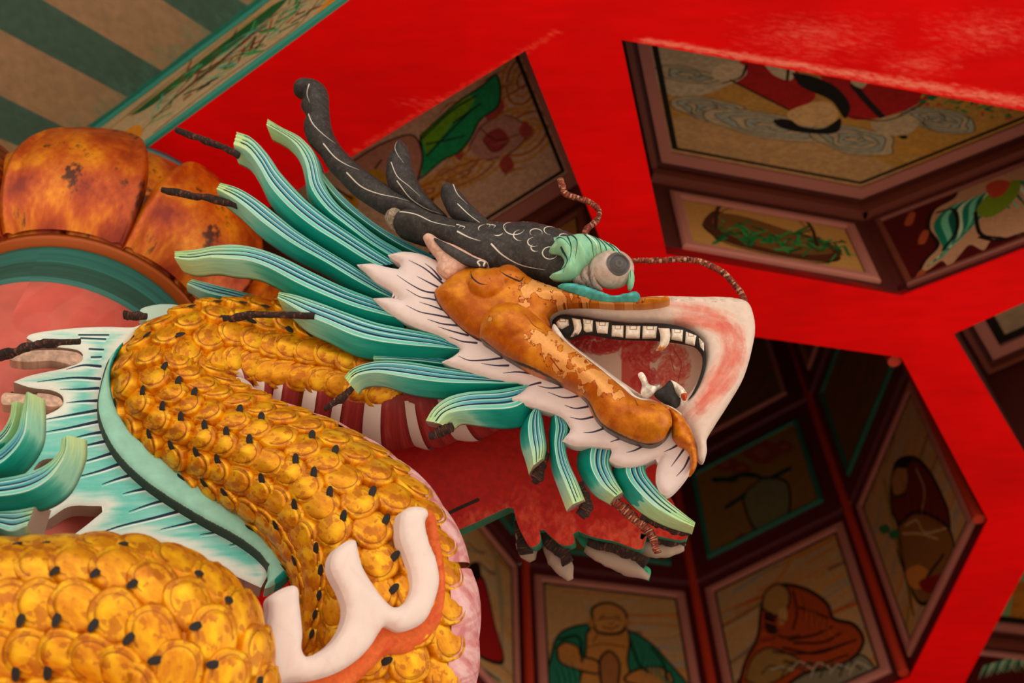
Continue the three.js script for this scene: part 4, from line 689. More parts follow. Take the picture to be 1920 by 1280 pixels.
// --- white base of the mane behind the cheek
const strokeSet = (list) => list;
carve('mane_base', HP.at(0.025), [[818, 490], [789, 478], [754, 474], [728, 480, 1], [738, 488], [752, 497], [752, 507, 1], [728, 503], [700, 496], [670, 498, 1], [684, 510], [705, 530], [732, 546], [758, 566, 1], [735, 560], [699, 561, 1], [722, 583], [769, 611], [828, 634], [866, 657, 1], [850, 670], [829, 680, 1], [845, 688], [877, 698], [928, 713], [992, 724, 1], [972, 740], [951, 749, 1], [962, 755], [1005, 767], [1055, 785], [1072, 808, 1], [1062, 818], [1055, 828, 1], [1075, 837], [1109, 838], [1150, 842, 1], [1146, 852], [1142, 864, 1], [1160, 874], [1190, 876], [1224, 864], [1240, 856, 1], [1232, 875], [1230, 906], [1240, 926], [1252, 929], [1278, 906], [1300, 871], [1305, 845], [1290, 825], [1255, 790], [1150, 725], [1020, 640], [930, 570], [860, 520]],
  { step: 0.0045, front: dome(0.014, 0.02), back: flat(0.03), edge: 0.012 }, 1024, (x, w, h, T) => {
    x.fillStyle = '#e3cfc8'; x.fillRect(0, 0, w, h);
    for (let k = 0; k < 700; k++) { x.globalAlpha = 0.12; x.strokeStyle = ['#d8bcc0', '#ecdcd2', '#cdb0b8', '#e8c8bc'][k % 4]; x.lineWidth = rr(4, 16); const a = rnd() * w, b = rnd() * h; x.beginPath(); x.moveTo(a, b); x.lineTo(a - rr(10, 50), b - rr(0, 26)); x.stroke(); } x.globalAlpha = 1;
    strokes(x, T, [[[836, 540], [800, 510], [770, 494]], [[832, 548], [806, 535], [785, 524]], [[830, 530], [815, 512], [800, 500]], [[832, 556], [800, 552], [775, 540], [748, 522]], [[836, 572], [810, 566], [790, 562], [765, 548]], [[842, 590], [815, 580], [790, 572]], [[850, 602], [820, 596], [790, 590], [765, 578]], [[862, 616], [830, 612], [805, 604]], [[880, 634], [850, 626], [825, 618]], [[896, 648], [870, 645], [845, 636]], [[944, 676], [910, 680], [880, 680], [862, 672]], [[955, 690], [930, 690], [905, 686]], [[1000, 705], [970, 702], [945, 704]], [[1015, 722], [990, 726], [970, 724]], [[1060, 730], [1030, 732], [1010, 728]], [[1094, 745], [1060, 750], [1030, 740]], [[1105, 766], [1080, 770], [1060, 764]], [[1112, 786], [1090, 790], [1070, 786]], [[1136, 806], [1112, 814], [1095, 815]], [[1175, 824], [1158, 828], [1145, 832]], [[1206, 840], [1190, 848], [1175, 852]], [[1270, 838], [1258, 845], [1245, 850]], [[1282, 845], [1270, 862], [1258, 878]], [[1292, 860], [1282, 880], [1268, 896]]], '#352c40', 6.5, 1); grain(x, w, h, 0.03, 30);
  });

// --- far side of the mane, its red inner face turned to us
{
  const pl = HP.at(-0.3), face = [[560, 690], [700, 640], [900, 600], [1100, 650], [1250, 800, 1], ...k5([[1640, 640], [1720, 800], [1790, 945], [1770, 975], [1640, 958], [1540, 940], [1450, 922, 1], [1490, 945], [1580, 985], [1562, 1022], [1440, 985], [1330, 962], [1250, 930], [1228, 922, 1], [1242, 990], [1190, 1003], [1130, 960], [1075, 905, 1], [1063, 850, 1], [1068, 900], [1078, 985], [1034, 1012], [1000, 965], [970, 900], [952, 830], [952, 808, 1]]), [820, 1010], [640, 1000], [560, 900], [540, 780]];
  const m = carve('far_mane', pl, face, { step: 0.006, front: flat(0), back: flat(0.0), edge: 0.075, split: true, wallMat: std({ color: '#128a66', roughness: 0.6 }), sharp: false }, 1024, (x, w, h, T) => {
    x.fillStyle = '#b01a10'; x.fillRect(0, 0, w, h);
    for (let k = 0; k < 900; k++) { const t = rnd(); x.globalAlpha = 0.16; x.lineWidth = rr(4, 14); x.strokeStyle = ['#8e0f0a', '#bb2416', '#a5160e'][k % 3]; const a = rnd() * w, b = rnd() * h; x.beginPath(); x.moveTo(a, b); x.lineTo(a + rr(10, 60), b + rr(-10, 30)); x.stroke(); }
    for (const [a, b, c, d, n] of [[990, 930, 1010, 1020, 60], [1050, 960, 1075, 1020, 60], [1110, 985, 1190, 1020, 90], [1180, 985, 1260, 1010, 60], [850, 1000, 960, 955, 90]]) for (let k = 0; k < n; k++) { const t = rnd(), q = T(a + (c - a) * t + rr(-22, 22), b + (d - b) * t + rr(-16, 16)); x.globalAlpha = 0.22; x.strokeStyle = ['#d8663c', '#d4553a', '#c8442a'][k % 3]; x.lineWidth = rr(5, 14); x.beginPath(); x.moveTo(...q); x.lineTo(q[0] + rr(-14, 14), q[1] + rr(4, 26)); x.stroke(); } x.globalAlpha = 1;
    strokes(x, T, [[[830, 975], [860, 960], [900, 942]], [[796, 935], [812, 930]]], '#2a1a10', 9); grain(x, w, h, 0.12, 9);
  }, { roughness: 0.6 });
  for (const t of [k5([[955, 870], [975, 930], [995, 985], [1000, 1030]]), k5([[1085, 920], [1130, 975], [1180, 1020], [1215, 1070]]), k5([[1300, 970], [1400, 990], [1500, 1020], [1590, 1075]]), k5([[1490, 930], [1600, 950], [1700, 955], [1780, 965]])]) part('charred_core', tube(t.map(([a, b]) => { const q = pl.uv(a, b); return pl.w(q[0], q[1], -0.012); }), [0.009, 0.013, 0.014, 0.011], 8, 6, 0.45), rustMat, m);
  for (const t of [k5([[965, 900], [985, 960], [1005, 1010], [1025, 1055]]), k5([[1100, 965], [1150, 1040], [1190, 1100], [1215, 1148]]), k5([[1290, 985], [1400, 1040], [1500, 1075], [1600, 1140]]), k5([[1520, 955], [1600, 985], [1700, 990], [1775, 990]])]) part('torn_plaster', tube(t.map(([a, b]) => { const q = pl.uv(a, b); return pl.w(q[0], q[1], -0.045); }), [0.012, 0.022, 0.02, 0.006], 8, 5, 0.22), plasterMat, m);
}

for (const t of [[[948, 850], [955, 930], [985, 1005], [998, 1065, 1], [1018, 1045], [1000, 960], [975, 880]], [[1078, 930], [1100, 1000], [1150, 1080], [1205, 1156, 1], [1228, 1148], [1180, 1060], [1120, 970]], [[1240, 930], [1260, 975], [1340, 1045], [1450, 1095], [1540, 1115], [1600, 1166, 1], [1608, 1110], [1540, 1070], [1400, 1020], [1290, 950]], [[1480, 930], [1580, 1002], [1690, 1014], [1762, 1010, 1], [1780, 985], [1650, 980], [1540, 925]]])
  carve('far_lock', HP.at(-0.36), k5(t), { step: 0.004, front: dome(0.006, 0.008), back: dome(0.006, 0.008), edge: 0.008 }, 128, (x, w, h) => { x.fillStyle = '#2a9a72'; x.fillRect(0, 0, w, h); for (let k = 0; k < 60; k++) { x.globalAlpha = 0.3; x.fillStyle = rnd() < 0.5 ? '#8ac47c' : '#1c8a64'; x.fillRect(rr(0.3, 1) * w, rr(0.3, 1) * h, rr(5, 20), rr(4, 10)); } x.globalAlpha = 1; });

// --- skull, antlers, ear
const charcoal = (x, w, h) => { x.fillStyle = '#3e3a38'; x.fillRect(0, 0, w, h); const im = x.getImageData(0, 0, w, h), d = im.data; for (let j = 0; j < h; j++) for (let i = 0; i < w; i++) { const n = fbm(i / 30, j / 22, 4), m = fbm(i / 9 + 50, j / 9, 3), o = (j * w + i) * 4, k = 0.72 + 0.55 * n + (m > 0.62 ? 0.22 : 0); d[o] = 58 * k; d[o + 1] = 54 * k; d[o + 2] = 51 * k; } x.putImageData(im, 0, 0); };
const LINE = '#d8cdbb';
carve('antler', HP.at(-0.04), k2([[28, 140], [35, 110], [62, 84], [115, 80], [175, 105], [200, 150], [206, 230], [218, 320], [255, 400], [335, 488], [430, 562], [520, 622], [640, 685], [760, 755], [860, 800], [800, 850], [650, 800], [480, 752], [400, 705], [325, 652], [268, 592], [200, 522], [165, 462], [105, 395], [80, 320], [92, 265], [66, 215], [78, 175], [45, 165]]), { step: 0.0045, front: dome(0.034, 0.036), back: dome(0.03, 0.036), edge: 0.004 }, 1024, (x, w, h, T) => {
  charcoal(x, w, h); strokes(x, T, [k2([[125, 138], [112, 178], [128, 228]]), k2([[118, 278], [145, 335], [200, 388], [250, 420]]), k2([[195, 430], [255, 500], [310, 535], [370, 556]]), k2([[310, 573], [380, 640], [470, 680], [560, 698], [620, 712]])], LINE, 8, 1);
});
carve('antler', HP.at(-0.03), k2([[562, 384], [540, 405], [522, 440], [498, 490], [490, 560], [510, 625], [570, 680], [660, 740], [790, 790], [800, 770], [735, 700], [672, 625], [630, 540], [612, 470], [598, 420]]), { step: 0.0045, front: dome(0.028, 0.026), back: dome(0.026, 0.026), edge: 0.004 }, 512, (x, w, h, T) => { charcoal(x, w, h); strokes(x, T, [k2([[552, 400], [545, 440], [560, 480], [590, 520]]), k2([[528, 518], [560, 590], [620, 640], [670, 685]]), k2([[558, 612], [620, 690], [700, 742], [770, 768]])], LINE, 8, 1); });
carve('antler', HP.at(-0.01), k2([[800, 598], [770, 618], [763, 655], [785, 715], [815, 765], [880, 810], [980, 850], [1060, 830], [1010, 790], [950, 735], [905, 692], [862, 640], [830, 605]]), { step: 0.0045, front: dome(0.026, 0.026), back: dome(0.026, 0.026), edge: 0.004 }, 512, (x, w, h, T) => { charcoal(x, w, h); strokes(x, T, [k2([[830, 612], [855, 670], [905, 720]]), k2([[858, 725], [920, 782], [1000, 832], [1040, 840]])], LINE, 9, 1); });
const skull = carve('skull', HP.at(-0.005), k2([[530, 775], [560, 745], [620, 735], [720, 752], [860, 790], [950, 802], [1030, 795], [1100, 800], [1200, 795], [1290, 812], [1400, 846], [1500, 900], [1560, 980], [1540, 1080], [1440, 1110], [1380, 1120], [1290, 1100], [1180, 1070], [1060, 1060], [950, 1050], [860, 1000], [790, 935], [680, 892], [600, 868], [535, 836]]), { step: 0.0045, front: dome(0.05, 0.055), back: dome(0.12, 0.08), edge: 0.004 }, 1024, (x, w, h, T) => {
  charcoal(x, w, h);
  strokes(x, T, [k2([[575, 768], [660, 790], [740, 830], [850, 852]]), k2([[865, 880], [920, 910], [978, 930]]), k2([[1032, 945], [1080, 990], [1160, 1030], [1290, 1060]])], LINE, 9, 1);
  for (const [a, b, r, s, e] of [[1150, 850, 62, 2.6, 5.4], [1145, 860, 50, 0.3, 3.6], [1250, 885, 30, 2.4, 6.6], [1330, 865, 42, 1.8, 5.8], [1180, 900, 40, 1.6, 4.4], [1240, 935, 30, 1, 4.6], [1250, 962, 24, 1.2, 4], [1320, 988, 38, 0, 6.3], [1000, 860, 34, 2.6, 4.6], [1060, 880, 30, 0.4, 2.2], [1240, 820, 40, 3.3, 5.5], [1110, 830, 60, 3.4, 5], [1390, 900, 26, 2, 5.5]]) strokes(x, T, [k2(Array.from({ length: 9 }, (_, i) => { const t = s + (e - s) * i / 8; return [a + Math.cos(t) * r, b + Math.sin(t) * r * 0.75]; }))], LINE, 5.5, 2);
  for (const [a, b] of [[640, 725], [665, 738], [690, 748], [858, 838], [880, 846], [1005, 832], [1030, 838]]) strokes(x, T, [k2([[a, b], [a + 18, b + 6], [a + 10, b + 22]])], LINE, 6, 1);
});
carve('broken_stub', HP.at(0.0), k2([[485, 770], [500, 742], [540, 725], [572, 745], [560, 790], [535, 810], [540, 840], [510, 820]]), { step: 0.004, front: dome(0.02, 0.02), back: dome(0.02, 0.02), edge: 0.004, bump: (u, v) => 0.006 * fbm(u * 160, v * 160, 2) }, 64, (x, w, h) => { x.fillStyle = '#94826e'; x.fillRect(0, 0, w, h); grain(x, w, h, 0.4, 5); }, { roughness: 0.95 }, skull);
const ear = carve('ear', HP.at(0.055), k2([[676, 868], [690, 852], [712, 850], [760, 880], [840, 910], [930, 960], [1000, 996], [985, 1022], [900, 1016], [860, 1045], [800, 1075], [742, 1028], [750, 1000], [735, 960], [700, 915]]), { step: 0.004, front: dome(0.016, 0.022), back: flat(0.02), edge: 0.006 }, 256, (x, w, h) => { x.fillStyle = '#d9ab95'; x.fillRect(0, 0, w, h); grain(x, w, h, 0.15, 9); });
carve('ear_hollow', HP.at(0.078), k2([[728, 870], [800, 900], [930, 968], [998, 1000], [985, 1016], [900, 1006], [820, 962], [760, 915]]), { step: 0.004, front: dome(0.004, 0.01), back: flat(0.006), edge: 0.004 }, 128, (x, w, h, T) => { charcoal(x, w, h); strokes(x, T, [k2([[960, 1010], [950, 995], [965, 985], [985, 992], [980, 1010]])], LINE, 4); }, {}, ear);

// --- eye and brow
const brow = carve('brow', HP.at(0.055), k2([[1305, 942], [1340, 880], [1325, 872], [1400, 866], [1480, 855], [1560, 880], [1640, 918], [1700, 980], [1732, 1060], [1722, 1120], [1702, 1130], [1690, 1050], [1620, 988], [1545, 988], [1480, 1030], [1440, 1068], [1375, 1084], [1308, 1066], [1360, 1035], [1382, 990], [1362, 955]]), { step: 0.004, front: dome(0.036, 0.04), back: dome(0.04, 0.03), edge: 0.006, bump: (u, v, d) => 0.004 * Math.sin(u * 190 + v * 60) * sm(0, 0.01, d) }, 512, (x, w, h, T) => {
  x.fillStyle = '#8fc7a0'; x.fillRect(0, 0, w, h); for (let k = 0; k < 200; k++) { x.globalAlpha = 0.25; x.strokeStyle = ['#c4de98', '#6cbfa4', '#b4d8a0', '#58b09c'][k % 4]; x.lineWidth = rr(6, 16); const a = rnd() * w, b = rnd() * h; x.beginPath(); x.moveTo(a, b); x.lineTo(a + rr(-12, 24), b + rr(10, 40)); x.stroke(); } x.globalAlpha = 1;
  strokes(x, T, [k2([[1420, 870], [1450, 920], [1440, 1000]]), k2([[1480, 862], [1520, 920], [1530, 980]]), k2([[1545, 885], [1590, 940], [1600, 985]]), k2([[1610, 915], [1660, 970], [1680, 1030]]), k2([[1660, 950], [1705, 1010], [1715, 1090]]), k2([[1370, 940], [1400, 1000], [1380, 1060]]), k2([[1340, 890], [1380, 900], [1420, 940]]), k2([[1520, 868], [1560, 925], [1572, 985]]), k2([[1580, 900], [1630, 955], [1640, 1000]]), k2([[1400, 880], [1420, 940], [1410, 1020]]), k2([[1340, 1050], [1390, 1030], [1410, 990]])], '#1d4a44', 11, 1);
  strokes(x, T, [k2([[1500, 870], [1545, 930], [1555, 985]]), k2([[1640, 930], [1690, 1000], [1700, 1060]])], '#e6ecd6', 8, 1);
});
const eyeC = (() => { const q = HP.uv(540 + 1622 / 2.667, 120 + 1072 / 2.667); return HP.w(q[0], q[1], 0.055); })();
const eyeTex = canvasTex(256, 128, (x, w, h) => {
  x.fillStyle = '#bfa898'; x.fillRect(0, 0, w, h); grain(x, w, h, 0.15, 8);
  const g = [[64, 62, 27, '#4a443f'], [64, 62, 24, '#6a625a'], [66, 60, 20, '#332e2b']]; for (const [a, b, r, c] of g) { x.fillStyle = c; x.beginPath(); x.ellipse(a, b, r * 0.85, r, 0, 0, 7); x.fill(); }
  for (let k = 0; k < 60; k++) { x.strokeStyle = k % 2 ? '#57504a' : '#2a2623'; x.globalAlpha = 0.4; x.lineWidth = 2; x.beginPath(); x.arc(64, 62, rr(4, 24), rnd() * 6, rnd() * 6 + 1); x.stroke(); } x.globalAlpha = 1;
});
{ const g = new THREE.SphereGeometry(0.041, 32, 20); g.scale(1.02, 0.9, 1); g.rotateY(Math.PI / 2 - Math.PI / 2); const basis = new THREE.Matrix4().makeBasis(HP.x, HP.y, HP.n);
  g.rotateX(0.06); g.rotateY(0.38); g.applyMatrix4(basis); g.translate(eyeC.x, eyeC.y, eyeC.z); part('eye', g, std({ map: eyeTex, roughness: 0.4 })); }
const lidPaint = (x, w, h) => { x.fillStyle = '#b09a8e'; x.fillRect(0, 0, w, h); for (let k = 0; k < 60; k++) { x.globalAlpha = 0.2; x.strokeStyle = k % 2 ? '#6a5c54' : '#c8b4a6'; x.lineWidth = 6; x.beginPath(); x.moveTo(rnd() * w, rnd() * h); x.lineTo(rnd() * w, rnd() * h); x.stroke(); } x.globalAlpha = 1; };
carve('eyelid', HP.at(0.06), k2([[1520, 1000], [1545, 990], [1580, 995], [1550, 1040], [1548, 1090], [1575, 1130], [1540, 1125], [1515, 1090], [1508, 1040]]), { step: 0.0035, front: dome(0.02, 0.015), back: dome(0.02, 0.02), edge: 0.003 }, 96, lidPaint);
carve('eyelid', HP.at(0.05), k2([[1465, 1030], [1500, 1005], [1525, 1000], [1512, 1050], [1520, 1095], [1545, 1125], [1500, 1110], [1470, 1080]]), { step: 0.0035, front: dome(0.018, 0.015), back: dome(0.02, 0.02), edge: 0.003 }, 96, lidPaint);
carve('eyelid', HP.at(0.045), k2([[1420, 1080], [1450, 1050], [1480, 1040], [1475, 1075], [1495, 1108], [1450, 1105]]), { step: 0.0035, front: dome(0.014, 0.015), back: dome(0.02, 0.02), edge: 0.003 }, 96, lidPaint);
carve('lower_lid', HP.at(0.062), k2([[1348, 1112], [1400, 1098], [1480, 1110], [1560, 1138], [1630, 1160], [1700, 1146], [1748, 1142], [1762, 1165], [1750, 1185], [1690, 1188], [1560, 1184], [1450, 1158], [1380, 1134]]), { step: 0.004, front: dome(0.022, 0.02), back: dome(0.03, 0.03), edge: 0.004 }, 256, (x, w, h) => { x.fillStyle = '#4aa39a'; x.fillRect(0, 0, w, h); grain(x, w, h, 0.25, 12); });

// --- upper jaw: white lip slab round the open mouth, palate behind, teeth on its rim
const lipOut = k4([[655, 450], [700, 405], [800, 388], [1000, 388], [1200, 372], [1280, 372], [1400, 375], [1560, 378], [1655, 402], [1685, 470], [1692, 540], [1680, 620], [1640, 760], [1560, 900], [1490, 1010], [1452, 1080], [1452, 1150], [1432, 1196], [1412, 1182], [1402, 1110], [1350, 1010], [1290, 950], [1250, 920]]);
const mouthHole = k4([[1300, 905], [1370, 850], [1420, 770], [1445, 680], [1440, 610], [1395, 560], [1320, 522], [1200, 505], [1050, 498], [900, 480], [800, 462], [720, 462], [690, 490], [760, 590], [900, 700], [1050, 810], [1200, 900]]);
const upperJaw = carve('upper_jaw', HP.at(-0.03), [...lipOut, ...k4([[1050, 850], [850, 720], [700, 560]])], { step: 0.0042, front: dome(0.018, 0.022), back: dome(0.06, 0.05), edge: 0.03, holes: [mouthHole] }, 1024, (x, w, h, T) => {
  x.fillStyle = '#dcc3b2'; x.fillRect(0, 0, w, h);
  for (let k = 0; k < 420; k++) { const t = rnd(), q = spline2(k4([[1300, 470], [1430, 490], [1530, 520], [1590, 600], [1570, 720], [1480, 850], [1390, 950]]), 8), c = q[Math.floor(t * (q.length - 1))], p = T(c[0] + rr(-24, 20), c[1] + rr(-20, 18)); const c2 = q[Math.min(q.length - 1, Math.floor(t * (q.length - 1)) + 4)], p2 = T(c2[0] + (c[0] - c[0]), c2[1]); x.globalAlpha = 0.085; x.strokeStyle = ['#d0402e', '#dc6a56', '#c8402e', '#e09a86'][k % 4]; x.lineWidth = rr(10, 44); x.beginPath(); x.moveTo(...p); x.lineTo(p[0] + (p2[0] - T(c[0], c[1])[0]), p[1] + (p2[1] - T(c[0], c[1])[1])); x.stroke(); } x.globalAlpha = 1;
  strokes(x, T, [k4([[645, 470], [680, 410], [760, 386], [900, 392], [1050, 396], [1200, 392]])], '#c27a3e', 26, 0); for (let k = 0; k < 120; k++) { const q = T(...k4([[rr(1190, 1660), rr(372, 410)]])[0]); x.globalAlpha = 0.3; x.fillStyle = ['#a58a72', '#e8d2c0', '#c8a88e', '#8a7460'][k % 4]; x.fillRect(q[0], q[1], rr(6, 30), rr(3, 10)); } x.globalAlpha = 1; grain(x, w, h, 0.04, 20);
});
carve('palate', HP.at(-0.105), k4([[640, 400], [900, 380], [1300, 380], [1560, 420], [1600, 600], [1520, 850], [1400, 1000], [1150, 960], [900, 760], [720, 600]]), { step: 0.008, front: flat(0), back: dome(0.05, 0.06), edge: 0.02, bend: (u, v) => 0 }, 768, (x, w, h, T) => {
  x.fillStyle = '#dcb49e'; x.fillRect(0, 0, w, h); fillPoly(x, T, k4([[1028, 560, 1], [1225, 560, 1], [1225, 900, 1], [1028, 820, 1]]), '#c4503e', false); fillPoly(x, T, k4([[1190, 560], [1245, 560], [1240, 880], [1190, 860]]), '#d2ac98');
  const swirl = (cx, cy, sx, sy, n, cols) => { for (let k = 0; k < n; k++) { const a = rnd() * 6.28, r = Math.sqrt(rnd()), q = T(...k4([[cx + Math.cos(a) * r * sx, cy + Math.sin(a) * r * sy]])[0]); x.globalAlpha = 0.3; x.strokeStyle = cols[k % cols.length]; x.lineWidth = rr(4, 13); x.beginPath(); x.arc(q[0], q[1], rr(5, 22), a, a + 2.4); x.stroke(); } x.globalAlpha = 1; };
  swirl(900, 590, 120, 50, 300, ['#a8161a', '#c03028', '#b02420']); swirl(1120, 640, 90, 80, 260, ['#a8161a', '#c43a2e', '#b82a22', '#d07a68']); swirl(1290, 720, 60, 120, 300, ['#cc4a38', '#d88a76', '#c23c2c']); swirl(1150, 780, 60, 40, 60, ['#a8161a', '#c03028']);
  strokes(x, T, [k4([[1290, 640], [1325, 700], [1310, 790]]), k4([[1270, 660], [1290, 740]])], '#a83a30', 3);
}, {}, upperJaw);
const gum = carve('gum', HP.at(0.002), k4([[680, 492], [715, 458], [800, 460], [900, 475], [1050, 494], [1250, 500], [1350, 522], [1420, 566], [1450, 640], [1442, 740], [1395, 846], [1360, 880], [1385, 840], [1425, 740], [1432, 655], [1402, 612], [1340, 592], [1200, 575], [1000, 568], [850, 545], [772, 566], [735, 556], [700, 528]]), { step: 0.004, front: dome(0.006, 0.008), back: flat(0.012), edge: 0.004 }, 128, (x, w, h) => { x.fillStyle = '#26221f'; x.fillRect(0, 0, w, h); }, {}, upperJaw);
const toothPaint = (x, w, h) => { x.fillStyle = '#e6d6c2'; x.fillRect(0, 0, w, h); x.strokeStyle = '#8a7866'; x.lineWidth = 3; x.strokeRect(w * 0.3, -4, w * 0.45, h * 0.5); grain(x, w, h, 0.12, 8); };
for (const t of [[[700, 492], [722, 472], [762, 478], [765, 505], [730, 525], [708, 515]], [[835, 474], [885, 482], [882, 534], [850, 536], [838, 528]], [[898, 488], [964, 492], [958, 546], [905, 540]], [[980, 506], [1038, 508], [1036, 562], [978, 556]], [[1050, 508], [1122, 510], [1118, 566], [1048, 564]], [[1134, 510], [1206, 512], [1200, 566], [1132, 566]], [[1278, 524], [1336, 530], [1332, 582], [1276, 572]], [[1350, 538], [1402, 558], [1394, 602], [1346, 590]], [[1414, 566], [1440, 596], [1440, 634], [1422, 612]]]) carve('tooth', HP.at(0.012), k4(t.map((p) => [...p, 1])), { step: 0.0022, front: dome(0.006, 0.006), back: flat(0.008), edge: 0.002 }, 48, toothPaint, { roughness: 0.4 }, upperJaw);
const fangPaint = (c) => (x, w, h) => { x.fillStyle = '#e6d2bc'; x.fillRect(0, 0, w, h); for (let k = 0; k < 30; k++) { x.globalAlpha = 0.4; x.fillStyle = c; x.fillRect(rnd() * w * 0.7, h * rr(0.82, 1), rr(3, 9), rr(2, 8)); } x.globalAlpha = 1; grain(x, w, h, 0.12, 9); };
for (const [t, c] of [[[[1212, 520, 1], [1268, 522, 1], [1272, 560], [1262, 600], [1235, 628], [1200, 632, 1], [1218, 600], [1222, 560]], '#c8641e'], [[[780, 470, 1], [822, 478, 1], [828, 520], [812, 550], [770, 566, 1], [790, 530]], '#3a2c24']]) carve('fang', HP.at(0.02), k4(t), { step: 0.0025, front: dome(0.012, 0.01), back: dome(0.01, 0.01), edge: 0.002 }, 48, fangPaint(c), { roughness: 0.4 }, upperJaw);

// --- gold cheek and lower jaw
const flaky = (patch) => (x, w, h, T) => {
  const im = x.createImageData(w, h), d = im.data, mask = new Float32Array(w * h);
  for (const [a, b, r] of patch) { const q = T(a, b), s = T(a + r, b), R = Math.hypot(s[0] - q[0], s[1] - q[1]); for (let j = Math.max(0, Math.floor(q[1] - 2 * R)); j < Math.min(h, q[1] + 2 * R); j++) for (let i = Math.max(0, Math.floor(q[0] - 2 * R)); i < Math.min(w, q[0] + 2 * R); i++) mask[j * w + i] = Math.max(mask[j * w + i], 1.25 - Math.hypot(i - q[0], j - q[1]) / R); }
  for (let j = 0; j < h; j++) for (let i = 0; i < w; i++) {
    const n = fbm(i / 60, j / 50, 5), f = fbm(i / 7, j / 7, 3), m = fbm(i / 26 + 9, j / 26, 5), o = (j * w + i) * 4, t = clamp(n * 1.9 - 0.5 + (f - 0.5) * 0.4), bare = mask[j * w + i] * 0.55 + m > 0.88, rim = !bare && mask[j * w + i] * 0.55 + m > 0.83;
    const c = bare ? [216 + 14 * f, 142 + 22 * f, 72 + 16 * f] : rim ? [134, 56, 8] : [176 + 46 * t, 84 + 56 * t, 6 + 18 * t]; d[o] = c[0]; d[o + 1] = c[1]; d[o + 2] = c[2]; d[o + 3] = 255;
  }
  x.putImageData(im, 0, 0);
};
const goldGloss = { roughness: 0.36, metalness: 0.22, specularIntensity: 0.6 };
const bumpBlob = (plane, px, py, rpx, H) => { const q = plane.uv(px, py), s = plane.uv(px + rpx, py), R = Math.hypot(s[0] - q[0], s[1] - q[1]); return (u, v) => { const e = ((u - q[0]) ** 2 + (v - q[1]) ** 2) / (R * R); return e < 1 ? H * Math.sqrt(1 - e) : 0; }; };
const cp = HP.at(0.045), b1 = bumpBlob(cp, 918, 538, 34, 0.02), b2 = bumpBlob(cp, 962, 520, 26, 0.016);
const cheek = carve('cheek', cp, k4([[92, 345], [130, 310], [200, 252], [260, 225], [320, 218], [366, 240], [420, 221], [490, 222], [545, 255], [600, 285], [700, 320], [800, 352], [900, 378], [1050, 388], [1200, 370], [1262, 368], [1270, 378], [1200, 398], [1000, 404], [850, 396], [740, 402], [680, 425], [655, 460], [670, 510], [600, 560], [450, 600], [330, 590], [250, 545], [160, 460], [110, 400]]), { step: 0.0042, front: dome(0.045, 0.06), back: flat(0.03), edge: 0.006, bump: (u, v) => Math.max(b1(u, v), b2(u, v)) }, 1024, (x, w, h, T) => {
  flaky([...k4([[640, 340, 0], [560, 360, 0]]).map((p) => [p[0], p[1], 36]), [1050, 560, 20], [1090, 562, 24], [1140, 563, 24], [1190, 562, 24], [1000, 545, 20]])(x, w, h, T); strokes(x, T, [k4([[285, 265], [300, 315], [340, 350], [375, 355]]), k4([[430, 275], [470, 305], [530, 318], [548, 290]])], '#3a1e0a', 7, 2); strokes(x, T, [k4([[94, 350], [112, 400], [160, 462], [250, 546], [330, 592]])], '#2a1c12', 7);
}, goldGloss);
const jp = HP.at(0.075), j1 = bumpBlob(jp, 780 + 480 / 2.667, 420 + 480 / 2.667, 44, 0.022), j2 = bumpBlob(jp, 1222, 775, 46, 0.02);
const jaw = carve('lower_jaw', jp, k4([[316, 540], [328, 485], [375, 432], [450, 408], [530, 418], [600, 460], [680, 530], [760, 600], [850, 670], [940, 740], [1030, 815], [1110, 880], [1200, 898], [1255, 925], [1280, 980], [1272, 1030], [1235, 1080], [1180, 1106], [1100, 1092], [1000, 1052], [925, 1000], [880, 940], [850, 880], [800, 835], [700, 785], [560, 728], [450, 665], [370, 612], [325, 578]]), { step: 0.0042, front: dome(0.05, 0.055), back: flat(0.03), edge: 0.006, bump: (u, v) => j1(u, v) * 0.6 + j2(u, v) * 0.6 }, 1024, (x, w, h, T) => {
  flaky(k4([[620, 600, 0], [680, 640, 0], [740, 700, 0], [820, 720, 0], [860, 790, 0], [930, 800, 0], [960, 850, 0], [1020, 880, 0], [700, 560, 0], [380, 510, 0], [780, 640, 0]]).map((p, i) => [p[0], p[1], [26, 32, 32, 28, 28, 28, 24, 18, 26, 8, 30][i]]))(x, w, h, T);
  strokes(x, T, [k4([[316, 560], [326, 490], [372, 434], [440, 410]]), k4([[325, 578], [450, 668], [700, 786], [850, 880], [925, 1000], [1100, 1092], [1180, 1105], [1240, 1080], [1276, 1020]])], '#3a2010', 7); strokes(x, T, [k4([[560, 490], [600, 540], [640, 560]]), k4([[680, 700], [730, 760]]), k4([[1095, 900], [1110, 940]]), k4([[1165, 940], [1185, 930], [1195, 940]])], '#7a3206', 5, 2);
}, goldGloss);
carve('chin_curl', HP.at(0.055), k4([[1150, 900], [1200, 892], [1270, 915], [1330, 960], [1375, 1030], [1398, 1110], [1408, 1180], [1395, 1230], [1365, 1265], [1372, 1200], [1360, 1140], [1310, 1108], [1282, 1070], [1278, 1000], [1250, 940]]), { step: 0.004, front: dome(0.03, 0.03), back: dome(0.03, 0.03), edge: 0.006 }, 512, flaky([[1252, 770, 6]]), goldGloss);
carve('lower_lip', HP.at(0.05), k4([[690, 500], [760, 590], [900, 700], [1000, 780], [1060, 820], [1100, 860], [1180, 885], [1280, 915], [1330, 955], [1290, 960], [1180, 915], [1080, 890], [940, 770], [780, 640], [680, 540]]), { step: 0.004, front: dome(0.012, 0.01), back: flat(0.06), edge: 0.004 }, 256, (x, w, h) => { x.fillStyle = '#dccabc'; x.fillRect(0, 0, w, h); grain(x, w, h, 0.15, 8); });
